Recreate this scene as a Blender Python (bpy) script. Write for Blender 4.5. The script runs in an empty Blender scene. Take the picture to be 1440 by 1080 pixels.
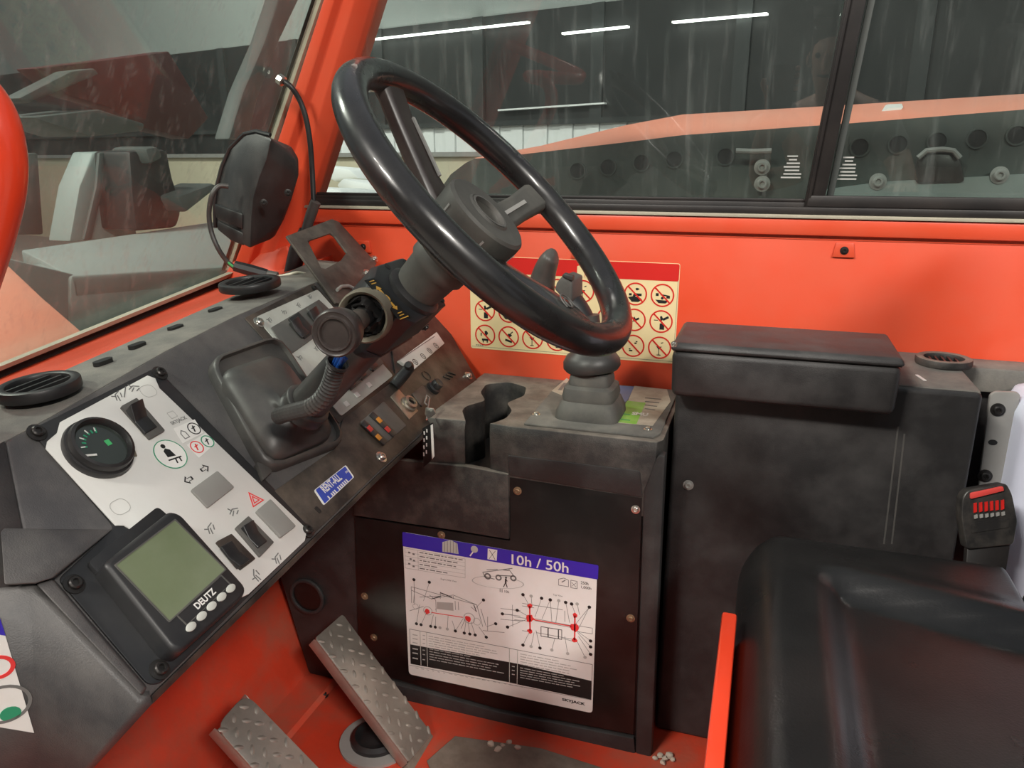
import bpy, bmesh, math, random
from mathutils import Vector, Matrix
from math import sin, cos, pi, radians, sqrt, atan2
random.seed(7)
S = bpy.context.scene
COL = S.collection

# ------------------------------------------------------------------ camera
YAW, PITCH, FPX = radians(18.2), radians(16.2), 1080.0
CAM = Vector((0, 0, 1.6))
RT = Vector((cos(YAW), sin(YAW), 0))
FW = Vector((-sin(YAW)*cos(PITCH), cos(YAW)*cos(PITCH), -sin(PITCH)))
UP = RT.cross(FW)
cd = bpy.data.cameras.new('camera'); cam = bpy.data.objects.new('camera', cd); COL.objects.link(cam)
cd.sensor_fit = 'HORIZONTAL'; cd.sensor_width = 36.0; cd.lens = 36.0*FPX/1440.0
cd.clip_start = 0.02; cd.clip_end = 200
m3 = Matrix((RT, UP, -FW)).transposed()
cam.matrix_world = Matrix.Translation(CAM) @ m3.to_4x4()
S.camera = cam

# ------------------------------------------------------------------ world, lights, exposure
w = bpy.data.worlds.new('hall_air'); S.world = w; w.use_nodes = True
bg = w.node_tree.nodes['Background']; bg.inputs[0].default_value = (0.86, 0.93, 1.0, 1); bg.inputs[1].default_value = 0.30
S.view_settings.view_transform = 'Standard'; S.view_settings.look = 'None'
S.view_settings.gamma = 1.0; S.view_settings.exposure = 0.3
try: S.view_settings.use_curve_mapping = False
except Exception: pass
LAMPS = [(-2.0, -2.6, 4.7, 330), (3.0, -2.9, 4.9, 300), (-4.6, 1.2, 4.9, 200), (-2.2, 5.0, 5.0, 220), (-7.5, 6.5, 5.0, 380)]  # first lamp is the key; the rest are unseen fill lamps added
for i, (x, y, z, e) in enumerate(LAMPS):
    ld = bpy.data.lights.new('key_fill_light', 'AREA'); ld.shape = 'RECTANGLE'; ld.size = 1.3; ld.size_y = 0.55
    ld.energy = e; ld.color = (1.0, 0.95, 0.87)
    lo = bpy.data.objects.new('key_fill_light', ld); COL.objects.link(lo); lo.location = (x, y, z - 0.03)
    aim = ((-0.3, 0.9, 1.1), (-0.3, 0.9, 1.1), (-4.6, 1.2, 0), (-2.6, 9.3, 1.9), (-10.5, 11.6, 1.9))[i]  # the last two added lamps are turned to brighten the back wall
    lo.rotation_euler = (Vector(aim) - lo.location).to_track_quat('-Z', 'Y').to_euler()

# ------------------------------------------------------------------ pixel rays onto real planes
def ray(x, y): return FW + RT*((x-720)/FPX) - UP*((y-540)/FPX)
def hit(x, y, p, n):
    r = ray(x, y); n = Vector(n); return CAM + r*((Vector(p)-CAM).dot(n)/r.dot(n))
def PX(x, y, X): return hit(x, y, (X, 0, 0), (1, 0, 0))
def PY(x, y, Y): return hit(x, y, (0, Y, 0), (0, 1, 0))
def PZ(x, y, Z): return hit(x, y, (0, 0, Z), (0, 0, 1))

class Frame:
    """a flat surface: origin, u (right), v (up), n (out)"""
    def __init__(s, o, u, v):
        s.o = Vector(o); s.u = Vector(u).normalized(); s.v = Vector(v).normalized(); s.n = s.u.cross(s.v)
    def pt(s, u, v, h=0): return s.o + s.u*u + s.v*v + s.n*h
    def q(s, x, y, h=0):
        p = hit(x, y, s.o + s.n*h, s.n) - s.o; return (p.dot(s.u), p.dot(s.v))
    def qs(s, pts, h=0): return [s.q(x, y, h) for x, y in pts]
    def mat(s, u, v, h=0, ang=0, sc=1):
        a = s.u*cos(ang) + s.v*sin(ang); b = -s.u*sin(ang) + s.v*cos(ang)
        m = Matrix((a*sc, b*sc, s.n*sc)).transposed().to_4x4(); m.translation = s.pt(u, v, h); return m

# ------------------------------------------------------------------ materials
def _n(nt, t, **k):
    n = nt.nodes.new(t)
    for a, b in k.items(): setattr(n, a, b)
    return n
def mat(name, col, rough=0.5, metal=0.0, var=0.12, scale=25.0, dust=None, damt=0.0, dscale=9.0, bump=0.0, bscale=300.0, spec=0.5, rvar=0.0, coat=0.0, stretch=None, emit=0, up=0.0):
    m = bpy.data.materials.new(name); m.use_nodes = True; nt = m.node_tree; b = nt.nodes['Principled BSDF']
    b.inputs['Roughness'].default_value = rough; b.inputs['Metallic'].default_value = metal
    b.inputs['Specular IOR Level'].default_value = spec; b.inputs['Coat Weight'].default_value = coat
    geo = _n(nt, 'ShaderNodeNewGeometry'); src = geo.outputs['Position']
    if stretch:
        mp = _n(nt, 'ShaderNodeMapping'); mp.inputs['Scale'].default_value = stretch
        nt.links.new(src, mp.inputs[0]); src = mp.outputs[0]
    nz = _n(nt, 'ShaderNodeTexNoise'); nz.inputs['Scale'].default_value = scale; nz.inputs['Detail'].default_value = 5
    nt.links.new(src, nz.inputs['Vector'])
    mx = _n(nt, 'ShaderNodeMix', data_type='RGBA')
    mx.inputs[6].default_value = tuple(c*(1-var) for c in col) + (1,)
    mx.inputs[7].default_value = tuple(min(1, c*(1+var)) for c in col) + (1,)
    nt.links.new(nz.outputs['Fac'], mx.inputs[0]); out = mx.outputs[2]
    if dust:
        d = _n(nt, 'ShaderNodeTexNoise'); d.inputs['Scale'].default_value = dscale; d.inputs['Detail'].default_value = 8; d.inputs['Roughness'].default_value = 0.65
        nt.links.new(src, d.inputs['Vector'])
        rp = _n(nt, 'ShaderNodeMapRange'); rp.inputs[1].default_value = 0.42; rp.inputs[2].default_value = 0.72; rp.inputs[3].default_value = 0; rp.inputs[4].default_value = damt
        nt.links.new(d.outputs['Fac'], rp.inputs[0])
        if up:   # settled dust lies on the faces that look up
            sx = _n(nt, 'ShaderNodeSeparateXYZ'); nt.links.new(geo.outputs['Normal'], sx.inputs[0])
            ur = _n(nt, 'ShaderNodeMapRange'); ur.inputs[1].default_value = 0.55; ur.inputs[2].default_value = 0.95; ur.inputs[3].default_value = 0.0; ur.inputs[4].default_value = up
            nt.links.new(sx.outputs[2], ur.inputs[0])
            dm = _n(nt, 'ShaderNodeMath', operation='MULTIPLY_ADD'); nt.links.new(ur.outputs[0], dm.inputs[0]); nt.links.new(d.outputs['Fac'], dm.inputs[1]); nt.links.new(rp.outputs[0], dm.inputs[2])
            rp = dm
        m2 = _n(nt, 'ShaderNodeMix', data_type='RGBA'); m2.inputs[7].default_value = tuple(dust) + (1,)
        nt.links.new(rp.outputs[0], m2.inputs[0]); nt.links.new(out, m2.inputs[6]); out = m2.outputs[2]
    nt.links.new(out, b.inputs['Base Color'])
    if rvar:
        rr = _n(nt, 'ShaderNodeMapRange'); rr.inputs[3].default_value = max(0.03, rough-rvar); rr.inputs[4].default_value = min(1, rough+rvar)
        rr.inputs[1].default_value = 0.3; rr.inputs[2].default_value = 0.7
        nt.links.new(nz.outputs['Fac'], rr.inputs[0]); nt.links.new(rr.outputs[0], b.inputs['Roughness'])
    if bump:
        n2 = _n(nt, 'ShaderNodeTexNoise'); n2.inputs['Scale'].default_value = bscale; n2.inputs['Detail'].default_value = 3
        nt.links.new(geo.outputs['Position'], n2.inputs['Vector'])
        bp = _n(nt, 'ShaderNodeBump'); bp.inputs['Strength'].default_value = bump; bp.inputs['Distance'].default_value = 0.002
        nt.links.new(n2.outputs['Fac'], bp.inputs['Height']); nt.links.new(bp.outputs[0], b.inputs['Normal'])
    if emit:
        b.inputs['Emission Color'].default_value = tuple(col) + (1,); b.inputs['Emission Strength'].default_value = emit
    return m
def glass(name, tint, dirt, dcol, gloss=1.0):
    m = bpy.data.materials.new(name); m.use_nodes = True; nt = m.node_tree; nt.nodes.clear()
    o = _n(nt, 'ShaderNodeOutputMaterial'); tr = _n(nt, 'ShaderNodeBsdfTransparent'); tr.inputs[0].default_value = tint + (1,)
    gl = _n(nt, 'ShaderNodeBsdfGlossy'); gl.inputs['Roughness'].default_value = 0.015; gl.inputs[0].default_value = (gloss, gloss, gloss, 1)
    fr = _n(nt, 'ShaderNodeFresnel'); fr.inputs[0].default_value = 1.5
    bf = _n(nt, 'ShaderNodeNewGeometry'); io = _n(nt, 'ShaderNodeMapRange'); io.inputs[3].default_value = 1.5; io.inputs[4].default_value = 1/1.5
    nt.links.new(bf.outputs['Backfacing'], io.inputs[0]); nt.links.new(io.outputs[0], fr.inputs[0])   # a pane enters and leaves air
    m1 = _n(nt, 'ShaderNodeMixShader'); nt.links.new(fr.outputs[0], m1.inputs[0]); nt.links.new(tr.outputs[0], m1.inputs[1]); nt.links.new(gl.outputs[0], m1.inputs[2])
    df = _n(nt, 'ShaderNodeBsdfDiffuse'); df.inputs[0].default_value = dcol + (1,)
    geo = _n(nt, 'ShaderNodeNewGeometry')
    def noise(sc, lo, hi, amt, rough=0.6):
        mp = _n(nt, 'ShaderNodeMapping'); mp.inputs['Scale'].default_value = sc; nt.links.new(geo.outputs['Position'], mp.inputs[0])
        nz = _n(nt, 'ShaderNodeTexNoise'); nz.inputs['Scale'].default_value = 1; nz.inputs['Detail'].default_value = 7; nz.inputs['Roughness'].default_value = rough
        nt.links.new(mp.outputs[0], nz.inputs['Vector'])
        r = _n(nt, 'ShaderNodeMapRange'); r.inputs[1].default_value = lo; r.inputs[2].default_value = hi; r.inputs[3].default_value = 0; r.inputs[4].default_value = amt
        nt.links.new(nz.outputs['Fac'], r.inputs[0]); return r.outputs[0]
    def add(a, b):
        n = _n(nt, 'ShaderNodeMath', operation='ADD'); nt.links.new(a, n.inputs[0])
        if isinstance(b, float): n.inputs[1].default_value = b
        else: nt.links.new(b, n.inputs[1])
        return n.outputs[0]
    f = add(noise((60, 60, 1.3), 0.55, 0.76, dirt*4.0), noise((6, 6, 3.5), 0.4, 0.75, dirt))
    f = add(f, noise((160, 160, 90), 0.66, 0.78, dirt*2.2)); f = add(f, dirt*0.35)
    m2 = _n(nt, 'ShaderNodeMixShader'); nt.links.new(f, m2.inputs[0]); nt.links.new(m1.outputs[0], m2.inputs[1]); nt.links.new(df.outputs[0], m2.inputs[2])
    nt.links.new(m2.outputs[0], o.inputs[0]); return m
DUST = (0.30, 0.25, 0.20)
M = dict(
 red=mat('red_paint', (0.68, 0.068, 0.024), 0.38, var=0.07, scale=7, dust=(0.62, 0.13, 0.07), damt=0.35, dscale=5, rvar=0.08, bump=0.05, bscale=60),
 redworn=mat('worn_red_floor_paint', (0.64, 0.058, 0.024), 0.5, var=0.15, scale=14, dust=(0.26, 0.15, 0.10), damt=0.62, dscale=9, bump=0.15, bscale=120),
 redtube=mat('red_tube_paint', (0.78, 0.055, 0.018), 0.3, var=0.03, coat=0.3),
 black=mat('moulded_black_plastic', (0.024, 0.023, 0.0235), 0.5, var=0.2, scale=20, dust=(0.14, 0.132, 0.126), damt=0.26, dscale=10, bump=0.25, bscale=700, rvar=0.08, up=0.25),
 blackdirty=mat('dusty_black_plastic', (0.026, 0.0245, 0.024), 0.58, var=0.25, scale=30, dust=(0.30, 0.262, 0.22), damt=0.22, dscale=24, bump=0.3, bscale=500, up=0.95),
 dash=mat('charcoal_dash_plastic', (0.052, 0.050, 0.052), 0.48, var=0.15, scale=14, dust=(0.20, 0.185, 0.17), damt=0.5, dscale=6, bump=0.2, bscale=700),
 ledge=mat('dusty_dash_ledge', (0.13, 0.125, 0.115), 0.75, var=0.2, scale=25, dust=(0.27, 0.25, 0.215), damt=0.7, dscale=14, bump=0.2, bscale=500),
 door=mat('smooth_black_hatch', (0.0052, 0.0046, 0.0045), 0.36, var=0.25, scale=12, dust=(0.10, 0.09, 0.085), damt=0.16, dscale=10),
 plate=mat('scuffed_black_steel', (0.022, 0.018, 0.016), 0.45, var=0.3, scale=30, dust=(0.22, 0.165, 0.125), damt=0.42, dscale=16, bump=0.1, bscale=200),
 bracket=mat('bare_brown_steel', (0.075, 0.062, 0.054), 0.5, metal=0.3, var=0.5, scale=60, dust=(0.2, 0.17, 0.14), damt=0.5, dscale=24),
 rubber=mat('black_rubber', (0.012, 0.012, 0.013), 0.42, var=0.2, dust=(0.14, 0.125, 0.115), damt=0.16, dscale=12),
 boot=mat('grey_rubber_boot', (0.040, 0.038, 0.037), 0.45, var=0.2, scale=12, dust=(0.17, 0.15, 0.13), damt=0.4, dscale=9),
 bellows=mat('dusty_rubber_bellows', (0.085, 0.082, 0.076), 0.7, var=0.2, scale=40, dust=(0.2, 0.18, 0.15), damt=0.4, dscale=25),
 rim=mat('glossy_black_rim', (0.011, 0.0102, 0.0105), 0.31, var=0.2, dust=(0.07, 0.062, 0.056), damt=0.18, dscale=14, rvar=0.08, coat=0.3),
 hub=mat('grey_hub_plastic', (0.060, 0.058, 0.052), 0.6, var=0.15, scale=30, dust=(0.16, 0.15, 0.13), damt=0.35, dscale=20),
 housing=mat('column_black_plastic', (0.013, 0.014, 0.016), 0.45, var=0.2, dust=(0.10, 0.09, 0.08), damt=0.18),
 white=mat('white_panel_print', (0.70, 0.70, 0.67), 0.42, var=0.03, dust=(0.50, 0.47, 0.42), damt=0.22, dscale=9),
 white2=mat('soiled_white_print', (0.52, 0.54, 0.50), 0.45, var=0.05, dust=(0.35, 0.33, 0.28), damt=0.4, dscale=20),
 paper=mat('white_decal_vinyl', (0.82, 0.82, 0.80), 0.35, var=0.03, dust=(0.55, 0.50, 0.38), damt=0.32, dscale=6),
 dirtypaper=mat('grimy_sticker_vinyl', (0.50, 0.46, 0.38), 0.5, var=0.15, scale=40, dust=(0.26, 0.20, 0.15), damt=0.75, dscale=26),
 cream=mat('cream_decal_vinyl', (0.80, 0.64, 0.36), 0.4, var=0.05, dust=(0.62, 0.46, 0.25), damt=0.25),
 redprint=mat('red_print', (0.62, 0.018, 0.014), 0.4, var=0.05),
 hotred=mat('bright_red_print', (0.75, 0.04, 0.04), 0.4, var=0.05),
 blueprint=mat('blue_print', (0.035, 0.018, 0.42), 0.35, var=0.06),
 skyblue=mat('pale_blue_print', (0.12, 0.20, 0.42), 0.5, var=0.15, dust=(0.3, 0.28, 0.25), damt=0.4),
 rentblue=mat('rental_blue_print', (0.03, 0.065, 0.42), 0.35, var=0.05),
 green=mat('lime_print', (0.22, 0.52, 0.06), 0.45, var=0.12, dust=(0.5, 0.5, 0.35), damt=0.4, dscale=40),
 greenring=mat('green_ring_print', (0.02, 0.28, 0.14), 0.45),
 ink=mat('black_print', (0.012, 0.012, 0.012), 0.45, var=0.1),
 greyink=mat('grey_print', (0.16, 0.16, 0.155), 0.5, var=0.1),
 paleink=mat('faint_grey_print', (0.42, 0.42, 0.40), 0.5, var=0.1),
 yellow=mat('yellow_print', (0.66, 0.36, 0.06), 0.45, var=0.1),
 switch=mat('black_switch_plastic', (0.016, 0.016, 0.017), 0.35, var=0.15, dust=(0.11, 0.1, 0.09), damt=0.25, dscale=40),
 bezel=mat('grey_switch_bezel', (0.085, 0.083, 0.078), 0.5, var=0.12, dust=(0.2, 0.18, 0.16), damt=0.3, dscale=30),
 grey=mat('grey_blank_plastic', (0.24, 0.235, 0.22), 0.5, var=0.08),
 lcd=mat('lcd_green_glass', (0.150, 0.185, 0.105), 0.30, var=0.12, scale=22, dust=(0.22, 0.25, 0.17), damt=0.35, dscale=16),
 dial=mat('gauge_dial_reflect_tint', (0.028, 0.035, 0.030), 0.2, coat=0.5),  # grey-green reflection in the gauge glass is put into the dial colour
 glowgreen=mat('gauge_green_mark', (0.06, 0.42, 0.14), 0.4),
 chrome=mat('zinc_bolt_steel', (0.62, 0.60, 0.56), 0.28, metal=1.0, var=0.15, scale=80),
 darkbolt=mat('black_bolt_steel', (0.05, 0.047, 0.045), 0.35, metal=0.7, var=0.3, scale=80),
 rustbolt=mat('rusty_bolt_steel', (0.30, 0.20, 0.12), 0.5, metal=0.6, var=0.4, scale=90),
 brass=mat('worn_lock_steel', (0.36, 0.31, 0.25), 0.36, metal=0.8, var=0.25, scale=80),
 alu=mat('worn_tread_plate', (0.50, 0.46, 0.40), 0.42, metal=0.75, var=0.25, scale=30, dust=(0.30, 0.26, 0.22), damt=0.55, dscale=14),
 mud=mat('dried_mud_plate', (0.17, 0.13, 0.10), 0.85, var=0.35, scale=30, dust=(0.34, 0.28, 0.23), damt=0.6, dscale=18, bump=0.4, bscale=90),
 amber=mat('amber_lens', (0.62, 0.24, 0.03), 0.35), redlens=mat('red_lens', (0.50, 0.03, 0.03), 0.35),
 bluewire=mat('blue_wire', (0.02, 0.10, 0.42), 0.4), whitewire=mat('cream_wire', (0.6, 0.56, 0.45), 0.5),
 knob=mat('brown_black_knob', (0.032, 0.024, 0.022), 0.38, var=0.2, dust=(0.12, 0.1, 0.09), damt=0.2, dscale=40),
 torn=mat('torn_tan_gaiter', (0.20, 0.175, 0.13), 0.75, var=0.3, scale=50),
 seat=mat('black_seat_vinyl', (0.0080, 0.0076, 0.0078), 0.32, var=0.15, scale=9, dust=(0.08, 0.074, 0.07), damt=0.10, dscale=8, bump=0.12, bscale=420, rvar=0.07),
 frame=mat('black_window_rubber', (0.010, 0.008, 0.008), 0.5, var=0.2, dust=(0.09, 0.07, 0.06), damt=0.2),
 seal=mat('beige_seal_strip', (0.38, 0.35, 0.27), 0.7, var=0.2),
 tank=mat('milky_tank_plastic', (0.70, 0.73, 0.86), 0.45, var=0.04), strap=mat('grey_bracket_paint', (0.30, 0.295, 0.28), 0.55, var=0.1, dust=(0.2, 0.18, 0.15), damt=0.3),
 buckle=mat('black_buckle_plastic', (0.02, 0.019, 0.019), 0.35, dust=(0.15, 0.13, 0.11), damt=0.35, dscale=35), buckred=mat('red_buckle_button', (0.72, 0.07, 0.06), 0.4),
 gravel=mat('pale_gravel', (0.5, 0.42, 0.34), 0.9, var=0.3),
 g_front=glass('dusty_windscreen_glass', (0.83, 0.88, 0.85), 0.055, (0.60, 0.66, 0.63), 0.55),
 g_side=glass('dusty_side_glass', (0.80, 0.85, 0.83), 0.024, (0.55, 0.58, 0.56)),
 # outside
 steel=mat('pale_grey_machine_paint', (0.24, 0.285, 0.275), 0.55, var=0.1, scale=3, dust=(0.25, 0.25, 0.22), damt=0.4, dscale=3),
 steeldark=mat('dark_grey_machine_paint', (0.07, 0.078, 0.074), 0.6, var=0.2, scale=4),
 boomred=mat('dull_red_boom_paint', (0.060, 0.012, 0.012), 0.6, var=0.2, scale=4),
 salmon=mat('haze_paled_red_paint', (0.82, 0.30, 0.20), 0.55, var=0.08, scale=5, dust=(0.75, 0.42, 0.32), damt=0.5, dscale=4),  # red paint with glass haze and strong light mixed into its colour
 hood=mat('dark_hood_side', (0.045, 0.055, 0.050), 0.5, var=0.25, scale=6, dust=(0.12, 0.12, 0.10), damt=0.4),
 blackm=mat('black_machinery', (0.02, 0.02, 0.02), 0.5, var=0.3),
 wallbeige=mat('beige_block_wall', (0.60, 0.54, 0.40), 0.85, var=0.12, scale=2),
 walllight=mat('white_steel_siding', (0.82, 0.84, 0.84), 0.6, var=0.08, scale=2),
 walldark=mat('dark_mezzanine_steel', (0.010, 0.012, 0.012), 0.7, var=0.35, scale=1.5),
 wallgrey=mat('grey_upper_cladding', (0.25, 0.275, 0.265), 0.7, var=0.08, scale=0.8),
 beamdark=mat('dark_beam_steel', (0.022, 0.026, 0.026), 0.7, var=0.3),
 skin=mat('skin', (0.55, 0.34, 0.25), 0.5, var=0.05), shirt=mat('grey_shirt_cloth', (0.16, 0.165, 0.17), 0.85, var=0.1), jeans=mat('dark_denim', (0.03, 0.04, 0.07), 0.85), hair=mat('dark_hair', (0.02, 0.015, 0.012), 0.6), phone=mat('phone_shell', (0.02, 0.02, 0.022), 0.2),
 rearwall=mat('dim_hall_wall', (0.10, 0.11, 0.11), 0.8, var=0.2, scale=0.6),
 concrete=mat('concrete_floor', (0.30, 0.28, 0.25), 0.8, var=0.2, scale=2),
 tubeglow=mat('lit_tube', (1.0, 0.97, 0.9), 0.5, emit=6),
)

# ------------------------------------------------------------------ mesh building
WM = {}
def setp(o, parent, wm):
    WM[o.name] = wm
    if parent is None: o.matrix_basis = wm; return
    o.parent = parent; o.matrix_parent_inverse = Matrix.Identity(4)
    o.matrix_basis = WM[parent.name].inverted() @ wm
def tag(o, label=None, cat=None, group=None, kind=None):
    if label: o['label'] = label
    if cat: o['category'] = cat
    if group: o['group'] = group
    if kind: o['kind'] = kind
    return o
def thing(name, loc, label, cat, group=None):
    o = bpy.data.objects.new(name, None); COL.objects.link(o); o.empty_display_size = 0.05
    setp(o, None, Matrix.Translation(Vector(loc))); return tag(o, label, cat, group)
class MB:
    def __init__(s): s.v = []; s.f = []
    def add(s, vs, fs):
        b = len(s.v); s.v += [Vector(p) for p in vs]; s.f += [tuple(i+b for i in f) for f in fs]; return s
    def loft(s, rings, caps=(True, True), closed=True):
        n = len(rings[0]); vs = [p for r in rings for p in r]; fs = []
        for k in range(len(rings)-1):
            for i in range(n if closed else n-1):
                j = (i+1) % n; fs.append((k*n+i, k*n+j, (k+1)*n+j, (k+1)*n+i))
        if caps[0]: fs.append(tuple(range(n))[::-1])
        if caps[1]: fs.append(tuple((len(rings)-1)*n+i for i in range(n)))
        return s.add(vs, fs)
    def prism(s, bot, top): return s.loft([bot, top])
    def ext(s, F, pts, h0, h1): return s.loft([[F.pt(u, v, h0) for u, v in pts], [F.pt(u, v, h1) for u, v in pts]])
    def ring(s, F, outer, inner, h0, h1):
        n = len(outer); vs = []
        for pts, h in ((outer, h0), (outer, h1), (inner, h1), (inner, h0)): vs += [F.pt(u, v, h) for u, v in pts]
        fs = []
        for k in range(4):
            for i in range(n):
                j = (i+1) % n; a = k*n; b = ((k+1) % 4)*n; fs.append((a+i, a+j, b+j, b+i))
        return s.add(vs, fs)
    def box(s, x0, x1, y0, y1, z0, z1):
        return s.prism([(x0, y0, z0), (x1, y0, z0), (x1, y1, z0), (x0, y1, z0)], [(x0, y0, z1), (x1, y0, z1), (x1, y1, z1), (x0, y1, z1)])
    def lathe(s, o, axis, prof, seg=24, caps=(True, True)):
        a = Vector(axis).normalized(); o = Vector(o)
        x = a.orthogonal().normalized(); y = a.cross(x)
        return s.loft([[o + a*h + (x*cos(2*pi*i/seg) + y*sin(2*pi*i/seg))*r for i in range(seg)] for r, h in prof], caps)
    def tube(s, path, r, seg=12, caps=(True, True), closed=False):
        P = [Vector(p) for p in path]; n = len(P); rings = []; x = None
        for i in range(n):
            if closed: t = P[(i+1) % n] - P[i-1]
            else: t = P[min(i+1, n-1)] - P[max(i-1, 0)]
            t.normalize()
            if x is None: x = t.orthogonal().normalized()
            x = (x - t*x.dot(t)).normalized(); y = t.cross(x)
            rr = r[i] if isinstance(r, (list, tuple)) else r
            rings.append([P[i] + (x*cos(2*pi*k/seg) + y*sin(2*pi*k/seg))*rr for k in range(seg)])
        if closed: rings.append(rings[0]); caps = (False, False)
        return s.loft(rings, caps)
    def build(s, name, m, parent=None, bevel=0, seg=2, ang=28, smooth=40, center=True):
        c = Vector((0, 0, 0))
        if center:
            xs = [p.x for p in s.v]; ys = [p.y for p in s.v]; zs = [p.z for p in s.v]
            c = Vector(((min(xs)+max(xs))/2, (min(ys)+max(ys))/2, min(zs)))
        me = bpy.data.meshes.new(name); me.from_pydata([p - c for p in s.v], [], s.f)
        bm = bmesh.new(); bm.from_mesh(me)
        bmesh.ops.remove_doubles(bm, verts=bm.verts, dist=1e-6)
        bmesh.ops.recalc_face_normals(bm, faces=bm.faces)
        if bevel:
            es = [e for e in bm.edges if len(e.link_faces) == 2 and e.calc_face_angle(0) > radians(ang)]
            if es: bmesh.ops.bevel(bm, geom=es, offset=bevel, offset_type='OFFSET', segments=seg, profile=0.5, affect='EDGES', clamp_overlap=True)
        for f in bm.faces: f.smooth = bool(smooth)
        bm.to_mesh(me); bm.free()
        if smooth: me.set_sharp_from_angle(angle=radians(smooth))
        me.materials.append(M[m] if isinstance(m, str) else m)
        o = bpy.data.objects.new(name, me); COL.objects.link(o); setp(o, parent, Matrix.Translation(c)); return o
def inst(name, src, m4, parent=None):
    o = bpy.data.objects.new(name, src); COL.objects.link(o); setp(o, parent, m4); return o
def lmesh(name, mb, m, bevel=0):
    o = mb.build(name, m, None, bevel, center=False); me = o.data; del WM[o.name]; bpy.data.objects.remove(o); return me
def circ(c, r, n=24, sq=1.0, a0=0): return [(c[0]+r*cos(2*pi*i/n+a0), c[1]+r*sq*sin(2*pi*i/n+a0)) for i in range(n)]
def rect(c, wd, ht, ang=0):
    return [(c[0]+a*wd/2*cos(ang)-b*ht/2*sin(ang), c[1]+a*wd/2*sin(ang)+b*ht/2*cos(ang)) for a, b in ((-1, -1), (1, -1), (1, 1), (-1, 1))]
def rrect(x0, x1, y0, y1, r, k=4):
    P = []
    for cx, cy, a in ((x1-r, y0+r, -pi/2), (x1-r, y1-r, 0), (x0+r, y1-r, pi/2), (x0+r, y0+r, pi)):
        for i in range(k+1): t = a+pi/2*i/k; P.append((cx+r*cos(t), cy+r*sin(t)))
    return P
def roundpoly(P, r, k=4):
    out = []; n = len(P)
    for i in range(n):
        a, b, c = Vector(P[i-1]), Vector(P[i]), Vector(P[(i+1) % n])
        d1 = (a-b); d2 = (c-b); rr = min(r, d1.length*0.45, d2.length*0.45)
        p0 = b + d1.normalized()*rr; p1 = b + d2.normalized()*rr
        for j in range(k+1):
            t = j/k; out.append(tuple((1-t)**2*p0 + 2*t*(1-t)*b + t*t*p1))
    return out
def line(a, b, wd):
    a, b = Vector(a), Vector(b); d = (b-a); n = Vector((-d.y, d.x)).normalized()*wd/2
    return [tuple(a-n), tuple(b-n), tuple(b+n), tuple(a+n)]
def ext(name, F, pts, h0, h1, m, parent=None, bevel=0, **k): return MB().ext(F, pts, h0, h1).build(name, m, parent, bevel, **k)
def many(name, F, polys, h0, h1, m, parent=None):
    b = MB()
    for p in polys: b.ext(F, p, h0, h1)
    return b.build(name, m, parent, smooth=0)
_tc = {}
def text(name, F, s, c, width, m, parent, h=0.0004, ang=0, height=None, bold=0.0):
    key = (s, bold)
    if key not in _tc:
        cu = bpy.data.curves.new('lettering', 'FONT'); cu.body = s; cu.extrude = 0.0; cu.offset = bold; cu.resolution_u = 3
        ob = bpy.data.objects.new('lettering', cu); me = bpy.data.meshes.new_from_object(ob)
        bpy.data.objects.remove(ob); bpy.data.curves.remove(cu)
        _tc[key] = ([v.co.copy() for v in me.vertices], [tuple(p.vertices) for p in me.polygons]); bpy.data.meshes.remove(me)
    vs, fs = _tc[key]
    x0 = min(v.x for v in vs); x1 = max(v.x for v in vs); y0 = min(v.y for v in vs); y1 = max(v.y for v in vs)
    sx = width/(x1-x0); sy = height/(y1-y0) if height else sx
    P = []
    for v in vs:
        a = (v.x-(x0+x1)/2)*sx; b = (v.y-(y0+y1)/2)*sy
        P.append(F.pt(c[0]+a*cos(ang)-b*sin(ang), c[1]+a*sin(ang)+b*cos(ang), h))
    return MB().add(P, fs).build(name, m, parent, smooth=0)
def mids(*P): return (sum(p[0] for p in P)/len(P), sum(p[1] for p in P)/len(P))
BOLT = {}
def bolt(F, u, v, r, m, parent, h=0, name='bolt', socket=True):
    if m not in BOLT:
        b = MB(); b.lathe((0, 0, 0), (0, 0, 1), [(1.55, 0), (1.55, 0.22), (1.0, 0.3), (1.0, 0.75), (0.8, 0.95), (0.5, 0.95), (0.42, 0.6), (0.02, 0.6)], 18)
        BOLT[m] = lmesh('bolt', b, m)
    return inst(name, BOLT[m], F.mat(u, v, h, 0.4, r), parent)

# ================================================================== SETTING
WALLY = 1.35
WF = Frame((0, WALLY, 0), (1, 0, 0), (0, 0, 1))           # red side wall, faces the camera
FLZ = 0.66
def struct(o): o['kind'] = 'structure'; return o
floor = struct(MB().box(-0.80, 0.75, 0.28, 1.38, 0.62, FLZ).build('floor', 'redworn', None, 0.003))
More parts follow.
